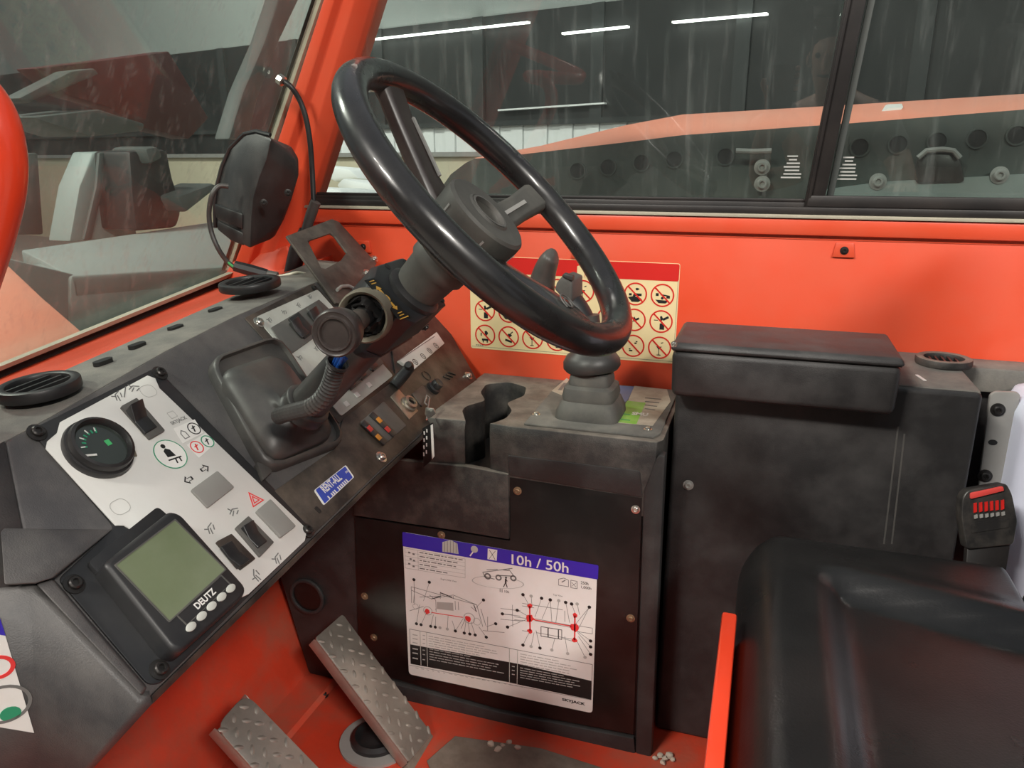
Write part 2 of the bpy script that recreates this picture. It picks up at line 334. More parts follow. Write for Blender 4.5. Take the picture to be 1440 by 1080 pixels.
# ramp plate at the toe of the front wall with its fold lines
MB().loft([[(-0.775, 0.30, FLZ+0.001), (-0.775, 1.06, FLZ+0.001)], [(-0.70, 0.30, FLZ+0.008), (-0.70, 1.06, FLZ+0.008)], [(-0.693, 0.30, FLZ+0.001), (-0.693, 1.06, FLZ+0.001)]], (False, False), False).build('toe_plate', 'redworn', floor)
ft = lambda z: -0.763-0.36*(z-0.666)
wf = MB().prism([(ft(0.64), 0.28, 0.64), (ft(0.64), 1.38, 0.64), (ft(0.64)-0.03, 1.38, 0.64), (ft(0.64)-0.03, 0.28, 0.64)],
                [(ft(1.26), 0.28, 1.26), (ft(1.26), 1.38, 1.26), (ft(1.26)-0.03, 1.38, 1.26), (ft(1.26)-0.03, 0.28, 1.26)]).build('wall_front', 'redworn', None, 0.003)
struct(wf)
wr = struct(MB().box(-1.06, 0.80, WALLY, 1.385, 0.62, 1.478).build('wall_right', 'red', None, 0.002))
MB().box(-0.93, 0.80, WALLY-0.010, 1.384, 1.484, 1.511).build('window_sill', 'red', wr, 0.004)
MB().box(-0.93, 0.80, WALLY-0.001, 1.384, 1.4775, 1.4845).build('sill_fold', 'red', wr)
for px, py in ((512, 347), (1187, 352), (817, 355)):
    u, v = WF.q(px, py)
    t = ext('clip_tab', WF, [(u-0.017, v-0.011), (u+0.017, v-0.011), (u+0.013, v+0.012), (u-0.013, v+0.012)], 0, 0.004, 'red', wr, 0.001)
    bolt(WF, u, v, 0.0042, 'darkbolt', t, 0.004)
# --- A pillar
def TP(x, y): return hit(x, y, (0, 1.35, 1.53), (0, 1, 0.09))        # the glazed side leans in towards the top
def edge(a, b): return lambda z: b.x+(a.x-b.x)*(z-b.z)/(a.z-b.z)
def lean(z): return -0.09*max(0.0, z-1.53)
pxr = edge(TP(525, 0), TP(440, 280)); pxl = edge(TP(460, 0), TP(345, 345))

def psec(z):
    l, r = pxl(z), pxr(z); d = r-l
    return [(x, y+lean(z), z) for x, y in ((l, 1.345), (l+0.16*d, 1.318), (l+0.42*d, 1.312), (l+0.50*d, 1.326), (r-0.22*d, 1.322), (r, 1.345), (r, 1.40), (l, 1.40))]
pil = struct(MB().loft([psec(z) for z in (1.30, 1.45, 1.65, 1.85, 2.10)]).build('trim_1', 'red', None, 0.003))
tag(pil, 'sloping red corner pillar between the windscreen and side window')
MB().loft([[(pxl(z)-0.026, 1.345+lean(z), z), (pxl(z)-0.018, 1.335+lean(z), z), (pxl(z)-0.018, 1.40, z), (pxl(z)-0.026, 1.40, z)] for z in (1.38, 2.1)]).build('seal_strip', 'frame', pil)
MB().loft([[(pxl(z)-0.018, 1.345+lean(z), z), (pxl(z)-0.001, 1.338+lean(z), z), (pxl(z)-0.001, 1.40, z), (pxl(z)-0.018, 1.40, z)] for z in (1.38, 2.1)]).build('seal_lip', 'seal', pil)
# foot of the pillar down to the red shelf
MB().prism([(-1.09, 1.25, 1.28), (-0.84, 1.30, 1.28), (-0.84, 1.40, 1.28), (-1.09, 1.40, 1.28)], [(-1.045, 1.33, 1.40), (-0.905, 1.322, 1.44), (-0.90, 1.40, 1.44), (-1.045, 1.40, 1.40)]).build('pillar_foot', 'red', pil, 0.004)
# --- windscreen
def wsx(z): return -1.746+0.505*z
def wsz(y): return 1.291+(y-0.83)*0.1496
w1 = bpy.data.objects.new('window_1', None); COL.objects.link(w1); setp(w1, None, Matrix.Translation((wsx(1.3), 0.9, 1.29))); struct(w1)
tag(w1, 'dusty front windscreen sloping back over the dashboard')
def wpt(y, z, d=0): return (wsx(z)-d, y, z)
MB().prism([wpt(0.10, wsz(0.10)), wpt(1.35, wsz(1.35)), wpt(1.35, 2.12), wpt(0.10, 2.12)], [wpt(0.10, wsz(0.10), 0.006), wpt(1.35, wsz(1.35), 0.006), wpt(1.35, 2.12, 0.006), wpt(0.10, 2.12, 0.006)]).build('pane', 'g_front', w1)
def strip(d0, d1, z0, z1):
    r = []
    for y in (0.10, 1.35):
        z = wsz(y); r.append([(wsx(z+z0)+d0, y, z+z0), (wsx(z+z1)+d0, y, z+z1), (wsx(z+z1)+d1, y, z+z1), (wsx(z+z0)+d1, y, z+z0)])
    return MB().loft(r)
strip(0.001, 0.012, -0.01, 0.010).build('seal_strip', 'frame', w1)
strip(0.004, 0.018, 0.010, 0.018).build('seal_lip', 'seal', w1)
# --- red shelf under the windscreen
lb0, lb1 = PX(0, 565, -0.75), PX(333, 417, -0.79)
def lback(t): return lb0.lerp(lb1, t)
rs = [[lback(t) for t in (-1.0, 1.85)], [Vector((wsx(wsz(y))+0.012, y, wsz(y)-0.004)) for y in (0.10, 1.35)]]
sh = MB().prism([rs[0][0], rs[0][1], rs[1][1], rs[1][0]], [p-Vector((0, 0, 0.03)) for p in (rs[0][0], rs[0][1], rs[1][1], rs[1][0])]).build('trim_2', 'red', None, 0.004)
struct(tag(sh, 'red painted shelf along the bottom of the windscreen'))
# --- side window
w2 = bpy.data.objects.new('window_2', None); COL.objects.link(w2); setp(w2, None, Matrix.Translation((-0.1, 1.37, 1.51))); struct(w2)
tag(w2, 'sliding side window in black rubber frame above the red wall')
def pane(x0, x1, y):
    t = lean(2.06); k = 0.20 if x0 < -0.5 else 0.03
    P = [(x0, y, 1.535), (x1, y, 1.535), (x1+0.03, y+t, 2.06), (x0+k, y+t, 2.06)]
    return MB().prism(P, [(a, b+0.005, c) for a, b, c in P])
pane(-0.87, 0.070, 1.364).build('pane', 'g_side', w2)
pane(0.058, 0.78, 1.376).build('pane', 'g_side', w2)
mtop = TP(1202, 0); mbot = TP(1146, 275); mdx = (mtop.x-mbot.x)/(mtop.z-mbot.z)*0.54
def mul(x0, x1, y0, y1):
    t = lean(2.06); P = [(x0, y0), (x1, y0), (x1, y1), (x0, y1)]
    return MB().prism([(x, y, 1.52) for x, y in P], [(x+mdx, y+t, 2.06) for x, y in P])
mul(0.050, 0.079, 1.352, 1.374).build('mullion', 'frame', w2, 0.002)
mul(0.053, 0.058, 1.347, 1.353).build('mullion_lip', 'frame', w2, 0.001)
mul(0.082, 0.092, 1.366, 1.384).build('pane_edge', 'steeldark', w2, 0.001)
b = MB().box(-0.90, 0.80, 1.353, 1.390, 1.517, 1.536); b.build('track', 'frame', w2, 0.002)
MB().box(-0.90, 0.80, 1.342, 1.354, 1.517, 1.529).build('track_lip', 'frame', w2, 0.002)
MB().box(0.055, 0.80, 1.345, 1.358, 1.529, 1.547).build('track_lip', 'frame', w2, 0.002)
MB().box(-0.90, 0.053, 1.356, 1.364, 1.536, 1.541).build('track_lip', 'frame', w2, 0.001)
MB().box(-0.93, 0.80, 1.337, 1.388, 1.5115, 1.517).build('seal_lip', 'seal', w2, 0.001)
MB().box(-0.66, 0.82, 1.296, 1.340, 2.05, 2.075).build('top_track', 'frame', w2, 0.002)
for (cx, cy) in ((1114, 235), (1192, 237)):
    u, v = WF.q(cx, cy, -0.014 if cx < 1150 else -0.026); hh = -0.0137 if cx < 1150 else -0.0257
    L = [rect((u+0.001*((i*7) % 3-1), v+0.017-0.0055*i), (0.016, 0.012, 0.02, 0.024, 0.022, 0.027, 0.03)[i], 0.0022) for i in range(7)]
    tag(many('glazing_stamp', WF, L, hh+0.006, hh+0.0063, 'paleink', w2), 'small etched glazing stamp')

# ================================================================== DASHBOARD
DQ = Vector((-0.569, 0.769, 1.273)); c45 = sqrt(0.5)
DF = Frame(DQ, (0, 1, 0), (-c45, 0, c45))
dash = thing('dashboard', (-0.62, 0.80, 1.15), 'charcoal moulded dashboard sloping down from the windscreen', 'dashboard')
face = [(8, 619), (38, 604), (133, 550), (233, 493), (333, 443), (440, 398), (527, 372), (674, 537), (531, 668), (440, 757), (213, 978), (196, 982), (48, 822)]
ext('face_panel', DF, DF.qs(face), -0.05, 0.0, 'dash', dash, 0.003)
# ledge on top, rising a little towards the side wall
tp = [DF.pt(*DF.q(x, y)) for x, y in ((-90, 668), (38, 604), (133, 550), (233, 493), (333, 443), (440, 398), (527, 372))]
ts = [-0.55, 0.02, 0.28, 0.56, 0.82, 1.25, 1.62]
MB().loft([[tp[i], lback(ts[i])+Vector((-0.004, 0, 0.003)), lback(ts[i])+Vector((-0.004, 0, -0.05)), tp[i]+Vector((-0.02, 0, -0.06))] for i in range(7)]).build('ledge', 'ledge', dash, 0.004, ang=25)
for (x, y) in ((145, 510), (193, 487), (247, 462), (303, 437)):
    ln = (lback(0.56)-lback(0.28)).cross(tp[3]-lback(0.28)); ln = -ln if ln.z < 0 else ln; p = hit(x, y, lback(0.4)+Vector((0, 0, 0.002)), ln)
    LF = Frame(p, (0.09, 1, 0.083), (-1, 0, 0))
    ext('defrost_slot', LF, rrect(-0.012, 0.012, -0.005, 0.005, 0.0049), -0.003, 0.0035, 'ink', dash)
def vent(px, py, zz, rx, name):
    p = PZ(px, py, zz)
    VF = Frame(p, (0.06, 1, 0.09), (-1, 0, -0.03))
    o = circ((0, 0), rx, 32); i = circ((0, 0), rx*0.74, 32)
    r = MB().ring(VF, o, i, -0.004, 0.009).build('vent_ring', 'rubber', dash, 0.003)
    ext('vent_well', VF, circ((0, 0), rx*0.75, 24), -0.003, 0.001, 'ink', r)
    for k in (-1, 0, 1): ext('vent_vane', VF, rect((0, k*rx*0.36), rx*1.4*sqrt(1-(k*0.42)**2), 0.003), 0.001, 0.007, 'rubber', r)
vent(56, 548, 1.371, 0.039, 'a'); vent(352, 402, 1.415, 0.045, 'b')
# near end of the dashboard: a falling shoulder and the upright end facing the door
A0 = DF.pt(*DF.q(8, 619)); A1 = DF.pt(*DF.q(48, 822)); A2 = DF.pt(*DF.q(213, 978))
k0 = A1; k1 = PY(-170, 838, 0.34); kt = tp[0]+Vector((0, -0.10, 0)); 
k2 = DF.pt(*DF.q(196, 982))
sh2 = MB(); r0 = [A0, A1]; 
kt = DF.pt(*DF.q(-190, 715), -0.015); sh2.loft([[A0-DF.n*0.0068, k0-DF.n*0.0068], [kt, k1]], (False, False), False)
MB().prism([DF.pt(*DF.q(x, y), 0) for x, y in ((4, 742), (150, 744), (160, 743), (76, 814), (50, 821), (10, 823))], [DF.pt(*DF.q(x, y, h_), h_) for x, y, h_ in ((0, 748, .004), (146, 746, .003), (158, 745, .003), (74, 813, .012), (50, 820, .013), (6, 822, .013))]).build('display_shoulder', 'dash', dash, 0.003, 3)
MB().prism([DF.pt(*DF.q(x, y), 0) for x, y in ((76, 814), (208, 966), (200, 980), (50, 821))], [DF.pt(*DF.q(x, y, h_), h_) for x, y, h_ in ((74, 815, .010), (204, 967, .006), (198, 977, .006), (52, 822, .010))]).build('display_rail', 'dash', dash, 0.002, 3)
o = sh2.build('shoulder', 'dash', dash); sd = o.modifiers.new('thick', 'SOLIDIFY'); sd.thickness = 0.012; sd.offset = 0
e0 = PY(118, 1084, 0.425); e1 = PY(60, 1150, 0.42); e2 = PY(-240, 1200, 0.34)
EB = MB().loft([[k1, k0, k2, A2+Vector((0.001, -0.002, 0))], [e2, e1, e0+(e1-e0)*0.3, e0]], (False, False), False)
o = EB.build('end_panel', 'dash', dash, 0); sd = o.modifiers.new('thick', 'SOLIDIFY'); sd.thickness = 0.012; sd.offset = 0
# under-lip along the rear bottom edge
lp = [DF.pt(*DF.q(x, y)) for x, y in ((213, 978), (440, 757), (531, 668), (674, 537))]
MB().loft([[p+Vector((0, 0, 0)), p+DF.n*-0.004-DF.v*0.006, p+DF.n*-0.05-DF.v*0.004, p+DF.n*-0.05] for p in lp]).build('lower_lip', 'plate', dash, 0.001)
# end sticker
EF_n = (k0-k1).cross(e1-k1).normalized()
if EF_n.y > 0: EF_n = -EF_n
eu = Vector((1, 0.15, 0)); eu = (eu-EF_n*eu.dot(EF_n)).normalized(); ev = EF_n.cross(eu)
EF = Frame(k1+EF_n*0.0072, eu, ev)
st = thing('warning_sticker', PY(0, 1000, 0.35), 'white warning sticker with red and green rings on the near end of dashboard', 'sticker')
pg = ext('backing', EF, EF.qs([(-60, 850), (0, 868), (48, 1030), (-60, 1012)]), 0, 0.0006, 'paper', st)
ext('blue_band', EF, EF.qs([(-60, 850), (0, 868), (8, 893), (-60, 882)]), 0.0006, 0.001, 'blueprint', st)
a = EF.q(-3, 938); MB().ring(EF, circ(a, 0.0125), circ(a, 0.009), 0.0006, 0.001).build('red_ring', 'hotred', st)
a = EF.q(5, 990); MB().ring(EF, circ(a, 0.021), circ(a, 0.018), 0.0006, 0.001).build('grey_ring', 'greyink', st)
a = EF.q(15, 1003); ext('green_mark', EF, circ(a, 0.008, 16), 0.0006, 0.001, 'greenring', st)

# ---- instrument panel (white print on a black carrier)
ip = thing('instrument_panel', DF.pt(*DF.q(250, 930)), 'white printed instrument panel with gauge and rockers on the dashboard', 'instrument panel')
ext('carrier', DF, roundpoly(DF.qs([(41, 606), (218, 518), (441, 747), (224, 963), (206, 964), (80, 816), (160, 743)]), 0.006), 0, 0.0025, 'housing', ip, 0.001)
wp = DF.qs([(82, 597), (205, 531), (216, 535), (222, 549), (424, 742), (428, 752), (426, 763), (347, 838), (300, 860), (240, 780), (172, 742), (160, 742), (62, 634), (64, 624), (78, 612)])
ext('face_plate', DF, wp, 0.0025, 0.0042, 'white', ip, 0.0004)
H = 0.0043
for (x, y) in ((50, 611), (223, 527), (430, 748), (102, 824), (222, 944)):
    bolt(DF, *DF.q(x, y), 0.0060, 'darkbolt', ip, 0.0025, 'screw')
g0 = DF.q(136, 634, 0.004)
go = DF.pt(*g0, 0.004)
gg = MB().lathe(go, DF.n, [(0.0335, 0), (0.0345, 0.004), (0.0335, 0.0075), (0.0315, 0.008), (0.0315, 0.012), (0.0305, 0.0155), (0.0275, 0.0165), (0.0255, 0.013), (0.0253, 0.010), (0.0, 0.010)], 40, (True, False)).build('fuel_gauge', 'rubber', ip)
ext('dial', DF, circ(g0, 0.0255, 32), 0.0135, 0.0142, 'dial', gg)
mk = []
for k in range(7):
    t = radians(165-k*16); mk.append(line((g0[0]+0.0145*cos(t), g0[1]+0.0145*sin(t)), (g0[0]+(0.0185 if k % 2 else 0.0205)*cos(t), g0[1]+(0.0185 if k % 2 else 0.0205)*sin(t)), 0.0016))
many('scale_mark', DF, mk, 0.0142, 0.0146, 'greenring', gg)
mk = [line((g0[0]+0.0165*cos(t), g0[1]+0.0165*sin(t)), (g0[0]+0.021*cos(t), g0[1]+0.021*sin(t)), 0.0013) for t in (radians(165), radians(133), radians(101), radians(72))]
many('scale_tick', DF, mk, 0.0146, 0.0148, 'white', gg)
ext('needle', DF, line(DF.q(119, 641, .015), DF.q(136, 639.5, .015), 0.0022), 0.015, 0.0156, 'white', gg)
ext('pump_symbol', DF, rect((g0[0]+0.008, g0[1]-0.0005), 0.0055, 0.0065), 0.0142, 0.0146, 'glowgreen', gg)
ext('gasket_tab', DF, rect((g0[0]+0.030, g0[1]-0.018), 0.007, 0.008, -0.4), 0.0043, 0.006, 'torn', ip)
def rocker(bz, rk, parent, tilt=1, hb=0.0042, name='rocker_switch', bm='bezel', top=0.006, lift=0.0095):
    o = ext(name, DF, roundpoly(DF.qs(bz, hb), 0.0015), hb, hb+0.004, bm, parent, 0.0008)
    q = DF.qs(rk, hb+0.008); c = mids(*q)
    lo = [DF.pt(u, v, hb+0.002) for u, v in q]
    # waist between the raised and pressed end
    hs = (lift, top) if tilt > 0 else (top, lift)
    m1 = ((q[0][0]+q[3][0])/2, (q[0][1]+q[3][1])/2); m2 = ((q[1][0]+q[2][0])/2, (q[1][1]+q[2][1])/2)
    top = [DF.pt(*q[0], hb+hs[0]), DF.pt(*q[1], hb+hs[0]), DF.pt(*m2, hb+0.0045), DF.pt(*q[2], hb+hs[1]), DF.pt(*q[3], hb+hs[1]), DF.pt(*m1, hb+0.0045)]
    vs = lo + top
    fs = [(0, 1, 5, 4), (1, 2, 7, 6, 5), (2, 3, 8, 7), (3, 0, 4, 9, 8), (4, 5, 6, 9), (9, 6, 7, 8), (3, 2, 1, 0)]
    MB().add(vs, fs).build('rocker', 'switch', o, 0.0012, 3)
    return o
rocker([(168, 574), (190, 562), (230, 608), (209, 620)], [(179, 574), (197, 565), (223, 598), (206, 608)], ip, 1, lift=0.015)
rocker([(302, 764), (323, 753), (357, 788), (337, 803)], [(312, 767), (328, 758), (352, 787), (337, 797)], ip, -1, bm='plate')
rocker([(329, 744), (347, 728), (383, 765), (364, 785)], [(341, 740), (356, 731), (378, 759), (365, 769)], ip, 1)
o = ext('blank_cover', DF, roundpoly(DF.qs([(355, 724), (375, 707), (411, 745), (390, 761)]), 0.002), 0.0042, 0.0085, 'grey', ip, 0.0015)
o = ext('button_cover', DF, roundpoly(DF.qs([(264, 694), (301, 667), (325, 690), (288, 719)]), 0.002), 0.0042, 0.0075, 'grey', ip, 0.0012)
# printed symbols
def arrow(c, d, s):
    P = [(-1, -.35), (0.1, -.35), (0.1, -.85), (1, 0), (0.1, .85), (0.1, .35), (-1, .35)]
    return [(c[0]+d*x*s, c[1]+y*s) for x, y in P]
for (x, y, d) in ((285, 662, 1), (262, 678, -1)):
    c = DF.q(x, y); a = arrow(c, d, 0.0062); bI = arrow(c, d, 0.0043)
    MB().ring(DF, a, bI, H, H+0.0003).build('turn_arrow', 'ink', ip)
c = DF.q(237, 642); bc = ext('belt_symbol', DF, circ(c, 0.0180, 32), H, H+0.0003, 'paper', ip)
MB().ring(DF, circ(c, 0.0188, 32), circ(c, 0.0178, 32), H, H+0.0005).build('symbol_ring', 'greenring', bc)
many('seated_figure', DF, [[(c[0]-0.006, c[1]-0.002), (c[0]+0.004, c[1]-0.004), (c[0]+0.003, c[1]+0.005), (c[0]-0.001, c[1]+0.0085), (c[0]-0.005, c[1]+0.006)], circ((c[0]-0.001, c[1]+0.0115), 0.0028, 10), line((c[0]-0.008, c[1]-0.0055), (c[0]+0.009, c[1]-0.0075), 0.0016), line((c[0]+0.001, c[1]-0.0065), (c[0]-0.001, c[1]-0.0125), 0.0016), line((c[0]+0.006, c[1]-0.007), (c[0]+0.005, c[1]-0.0125), 0.0016)], H+0.0003, H+0.0006, 'ink', bc)
# four small stickers
sq = DF.qs([(243, 608), (272, 593), (284, 613), (301, 628), (279, 645), (262, 629)])
many('sticker_sheet', DF, [DF.qs([(241, 606), (271, 593), (283, 612), (254, 627)]), DF.qs([(260, 629), (286, 612), (301, 626), (277, 647)])], H, H+0.0003, 'paper', ip)
for (x, y, m_) in ((270, 606, 'ink'), (289, 624, 'greenring'), (274, 632, 'hotred')):
    c = DF.q(x, y); s_ = MB().ring(DF, circ(c, 0.0082), circ(c, 0.0070), H+0.0003, H+0.0006).build('symbol_ring', m_, ip)
    many('pictogram', DF, [line((c[0]-0.002, c[1]-0.004), (c[0]+0.001, c[1]+0.004), 0.0016), line((c[0]-0.003, c[1]+0.001), (c[0]+0.003, c[1]+0.002), 0.0013)], H+0.0003, H+0.0006, 'hotred' if m_ == 'hotred' else 'ink', s_)
c = DF.q(256, 614)
MB().ring(DF, [(c[0]-0.004, c[1]-0.006), (c[0]+0.004, c[1]-0.006), (c[0]+0.004, c[1]+0.002), (c[0], c[1]+0.006), (c[0]-0.004, c[1]+0.002)], [(c[0]-0.003, c[1]-0.005), (c[0]+0.003, c[1]-0.005), (c[0]+0.003, c[1]+0.0015), (c[0], c[1]+0.0045), (c[0]-0.003, c[1]+0.0015)], H+0.0003, H+0.0006).build('pictogram', 'greyink', ip)
# hazard triangle
def tri(c, s): return [(c[0]+s*cos(a), c[1]+s*sin(a)) for a in (pi/2, pi/2+2*pi/3, pi/2+4*pi/3)]
c = DF.q(356, 706); hz = MB().ring(DF, tri(c, 0.0118), tri(c, 0.0092), H, H+0.0004).build('hazard_triangle', 'hotred', ip)
MB().ring(DF, tri(c, 0.0062), tri(c, 0.004), H, H+0.0004).build('inner_triangle', 'hotred', hz)
# steering-mode and lamp line symbols
def machine(c, s, ang):
    P = [line((-1, -.5), (-.2, .4), .18), line((-.2, .4), (1, .5), .18), line((-.6, -.9), (0, .1), .18), line((.3, -.6), (.9, .1), .18), line((-1, .6), (-.4, .1), .18)]
    return [[(c[0]+s*(x*cos(ang)-y*sin(ang)), c[1]+s*(x*sin(ang)+y*cos(ang))) for x, y in p] for p in P]
for (x, y, an) in ((293, 746, 0.2), (326, 722, -0.4), (357, 812, 0.7), (387, 788, 0.1), (163, 560, 0.3), (186, 549, -0.5)):
    many('line_symbol', DF, machine(DF.q(x, y), 0.0065, an), H, H+0.0003, 'greyink', ip)
many('slash_symbol', DF, [line(DF.q(172, 562), DF.q(174, 547), 0.0012)], H, H+0.0003, 'greyink', ip)
c = DF.q(240, 587); MB().ring(DF, rrect(c[0]-0.005, c[0]+0.005, c[1]-0.004, c[1]+0.005, 0.0012), rrect(c[0]-0.0042, c[0]+0.0042, c[1]-0.0032, c[1]+0.0042, 0.0009), H, H+0.0003).build('outline_mark', 'paleink', ip)
text('panel_lettering', DF, 'SKYJACK', DF.q(249, 595), 0.024, 'greyink', ip, H+0.0002, bold=0.02)
for (x, y) in ((206, 553), (166, 716)):
    c = DF.q(x, y); MB().ring(DF, rrect(c[0]-0.010, c[0]+0.010, c[1]-0.008, c[1]+0.008, 0.007), rrect(c[0]-0.0095, c[0]+0.0095, c[1]-0.0075, c[1]+0.0075, 0.0066), H, H+0.0002).build('blank_outline', 'paleink', ip)

# ---- display unit
du = thing('display_unit', DF.pt(*DF.q(245, 905)), 'black engine display with green screen and row of pale buttons', 'display')
DH = 0.024
dpx = [(146, 791), (240, 717), (254, 721), (348, 826), (342, 840), (258, 916), (242, 912)]
top = roundpoly(DF.qs(dpx, DH), 0.006)
bt = [(u*1.0, v) for u, v in roundpoly(DF.qs(dpx, DH), 0.006)]
MB().loft([[DF.pt(u, v, 0.0025) for u, v in bt], [DF.pt(u, v, DH-0.003) for u, v in bt], [DF.pt(*(Vector((u, v)).lerp(Vector(mids(*top)), 0.05)), DH) for u, v in top]]).build('housing', 'housing', du, 0.0012)
MB().ext(DF, roundpoly(DF.qs([(124, 790), (222, 712), (248, 735), (236, 905), (236, 912)], 0.008), 0.005), 0.0025, 0.008).build('mounting_plate', 'housing', du, 0.001)
sc = DF.qs([(163, 795), (246, 732), (316, 801), (238, 873)], DH)
fr = MB().ring(DF, roundpoly([tuple(Vector(p).lerp(Vector(mids(*sc)), -0.035)) for p in sc], 0.001), roundpoly(sc, 0.001), DH-0.001, DH+0.0006).build('screen_frame', 'bezel', du)
ext('screen', DF, sc, DH-0.0005, DH+0.0002, 'lcd', du)
c0, c1 = DF.q(255, 873, DH), DF.q(318, 815, DH); band = line(c0, c1, 0.013)
MB().ring(DF, band, line(tuple(Vector(c0).lerp(Vector(c1), 0.02)), tuple(Vector(c1).lerp(Vector(c0), 0.02)), 0.0115), DH-0.0005, DH+0.0005).build('brand_frame', 'bezel', du)
ang = atan2(c1[1]-c0[1], c1[0]-c0[0])
text('lettering', DF, 'DEUTZ', DF.q(288, 842, DH), 0.028, 'paper', du, DH+0.0006, ang, bold=0.03)
for (x, y) in ((268, 882), (283, 867), (297, 853), (311, 840), (324, 828)):
    u, v = DF.q(x, y, DH); ext('push_button', DF, [(u+a*cos(ang)-b_*sin(ang), v+a*sin(ang)+b_*cos(ang)) for a, b_ in circ((0, 0), 0.0060, 20, 0.62)], DH, DH+0.0016, 'cream' if False else 'white2', du, 0.0005)

# ---- steering boot on the dashboard
sb = thing('column_boot', DF.pt(*DF.q(390, 620)), 'grey rubber boot with stepped base where the steering column enters dashboard', 'boot')
def quad_round(px, h, r): return roundpoly(DF.qs(px, h), r, 6)
def reg(P, n=56):
    P = [Vector(p) for p in P]; L = [0]
    for i in range(len(P)): L.append(L[-1]+(P[(i+1) % len(P)]-P[i]).length)
    out = []; c = sum(P, Vector((0, 0)))/len(P)
    # sample by angle about the centre
    for k in range(n):
        a = 2*pi*k/n; d = Vector((cos(a), sin(a))); best = None
        for i in range(len(P)):
            p, q2 = P[i]-c, P[(i+1) % len(P)]-c; e = q2-p; den = d.x*e.y-d.y*e.x
            if abs(den) < 1e-12: continue
            t = (p.x*e.y-p.y*e.x)/den; s_ = (p.x*d.y-p.y*d.x)/den
            if t > 0 and -1e-6 <= s_ <= 1+1e-6 and (best is None or t > best): best = t
        out.append(tuple(c+d*(best or 0.01)))
    return out
bs = [(284, 514), (384, 478), (482, 628), (368, 672)]
R1 = reg(quad_round(bs, 0.0, 0.028))
cB = mids(*R1)
def shr(P, f, c): return [tuple(Vector(c)+(Vector(p)-Vector(c))*f) for p in P]
WC = CAM + ray(697, 288)*0.80; WN = Vector((0.711, 0, 0.703)).normalized()
WE1 = Vector((0, 1, 0)); WE2 = WN.cross(WE1)
if WE2.z < 0: WE2 = -WE2
axp = WC - WN*((WC-DQ).dot(DF.n)/WN.dot(DF.n)); cA = ((axp-DQ).dot(DF.u), (axp-DQ).dot(DF.v))
R2 = reg(quad_round([(306, 523), (388, 497), (474, 612), (384, 650)], 0.02, 0.026))
lay = [(R1, 0.0), (R1, 0.012), (shr(R1, 0.975, cB), 0.016), (shr(R1, 0.94, cB), 0.0165), (shr(R1, 0.925, cB), 0.010), (shr(R2, 1.0, mids(*R2)), 0.010), (shr(R2, 1.0, mids(*R2)), 0.018), (shr(R2, 0.97, mids(*R2)), 0.024), (shr(R2, 0.82, mids(*R2)), 0.034)]
cc = mids(*R2); cN = tuple(Vector(cA)*0.85+Vector(cc)*0.15)
n_ = len(R1)
for f, h in ((0.62, 0.041), (0.42, 0.048)):
    P = shr(R2, f, cc); Cc = [(cN[0]+0.034*cos(2*pi*i/n_), cN[1]+0.034*sin(2*pi*i/n_)) for i in range(n_)]
    k = (0.82-f)/0.6; lay.append(([tuple(Vector(a)*(1-k)+Vector(b_)*k) for a, b_ in zip(P, Cc)], h))
for r_, h in ((0.030, 0.052), (0.0285, 0.062), (0.030, 0.065), (0.0285, 0.068), (0.024, 0.069)):
    lay.append(([(cA[0]+r_*cos(2*pi*i/n_), cA[1]+r_*sin(2*pi*i/n_)) for i in range(n_)], h))
MB().loft([[DF.pt(u, v, h) for u, v in P] for P, h in lay]).build('moulded_boot', 'boot', sb, smooth=60)
ext('base_flap', DF, roundpoly(DF.qs([(356, 655), (372, 660), (378, 668), (366, 680)]), 0.002), 0, 0.008, 'boot', sb, 0.002)

# ---- centre switch panel
cp = thing('switch_panel', DF.pt(*DF.q(515, 560)), 'soiled white switch panel with rockers behind the steering column', 'switch panel')
ext('carrier', DF, DF.qs([(343, 448), (440, 399), (560, 533), (476, 596)]), 0, 0.002, 'plate', cp, 0.001)
ext('face_plate', DF, roundpoly(DF.qs([(358, 448), (445, 409), (551, 530), (478, 587)]), 0.005), 0.002, 0.0035, 'white2', cp)
bank = ext('switch_bank', DF, DF.qs([(378, 464), (446, 424), (476, 452), (404, 503)]), 0.0035, 0.0055, 'bezel', cp, 0.001)
rocker([(404, 450), (418, 441), (442, 467), (427, 478)], [(409, 452), (419, 445), (437, 466), (427, 473)], cp, 1, 0.0045, bm='switch')
rocker([(430, 436), (443, 427), (466, 452), (452, 462)], [(434, 437), (444, 430), (461, 450), (451, 457)], cp, 1, 0.0045, bm='bezel')
for (x, y) in ((492, 540), (507, 527), (523, 514)):
    rocker([(x-14, y-10), (x, y-19), (x+15, y-2), (x+1, y+10)], [(x-10, y-9), (x, y-15), (x+11, y-2), (x+1, y+6)], cp, 1, 0.0035, bm='bezel')
for (x, y) in ((485, 570), (500, 557), (517, 543)):
    c = DF.q(x, y); ext('lamp_window', DF, rect(c, 0.010, 0.008), 0.0035, 0.0042, 'paper', cp)
for (x, y, an) in ((377, 452, 0.2), (398, 441, -0.3), (418, 431, 0.4), (434, 419, 0.1), (443, 492, 0.3), (420, 505, 0)):
    many('line_symbol', DF, machine(DF.q(x, y), 0.005, an), 0.0036, 0.0039, 'greyink', cp)
bolt(DF, *DF.q(363, 455), 0.0058, 'chrome', cp, 0.002, 'screw'); bolt(DF, *DF.q(441, 407), 0.004, 'darkbolt', cp, 0.002, 'screw')

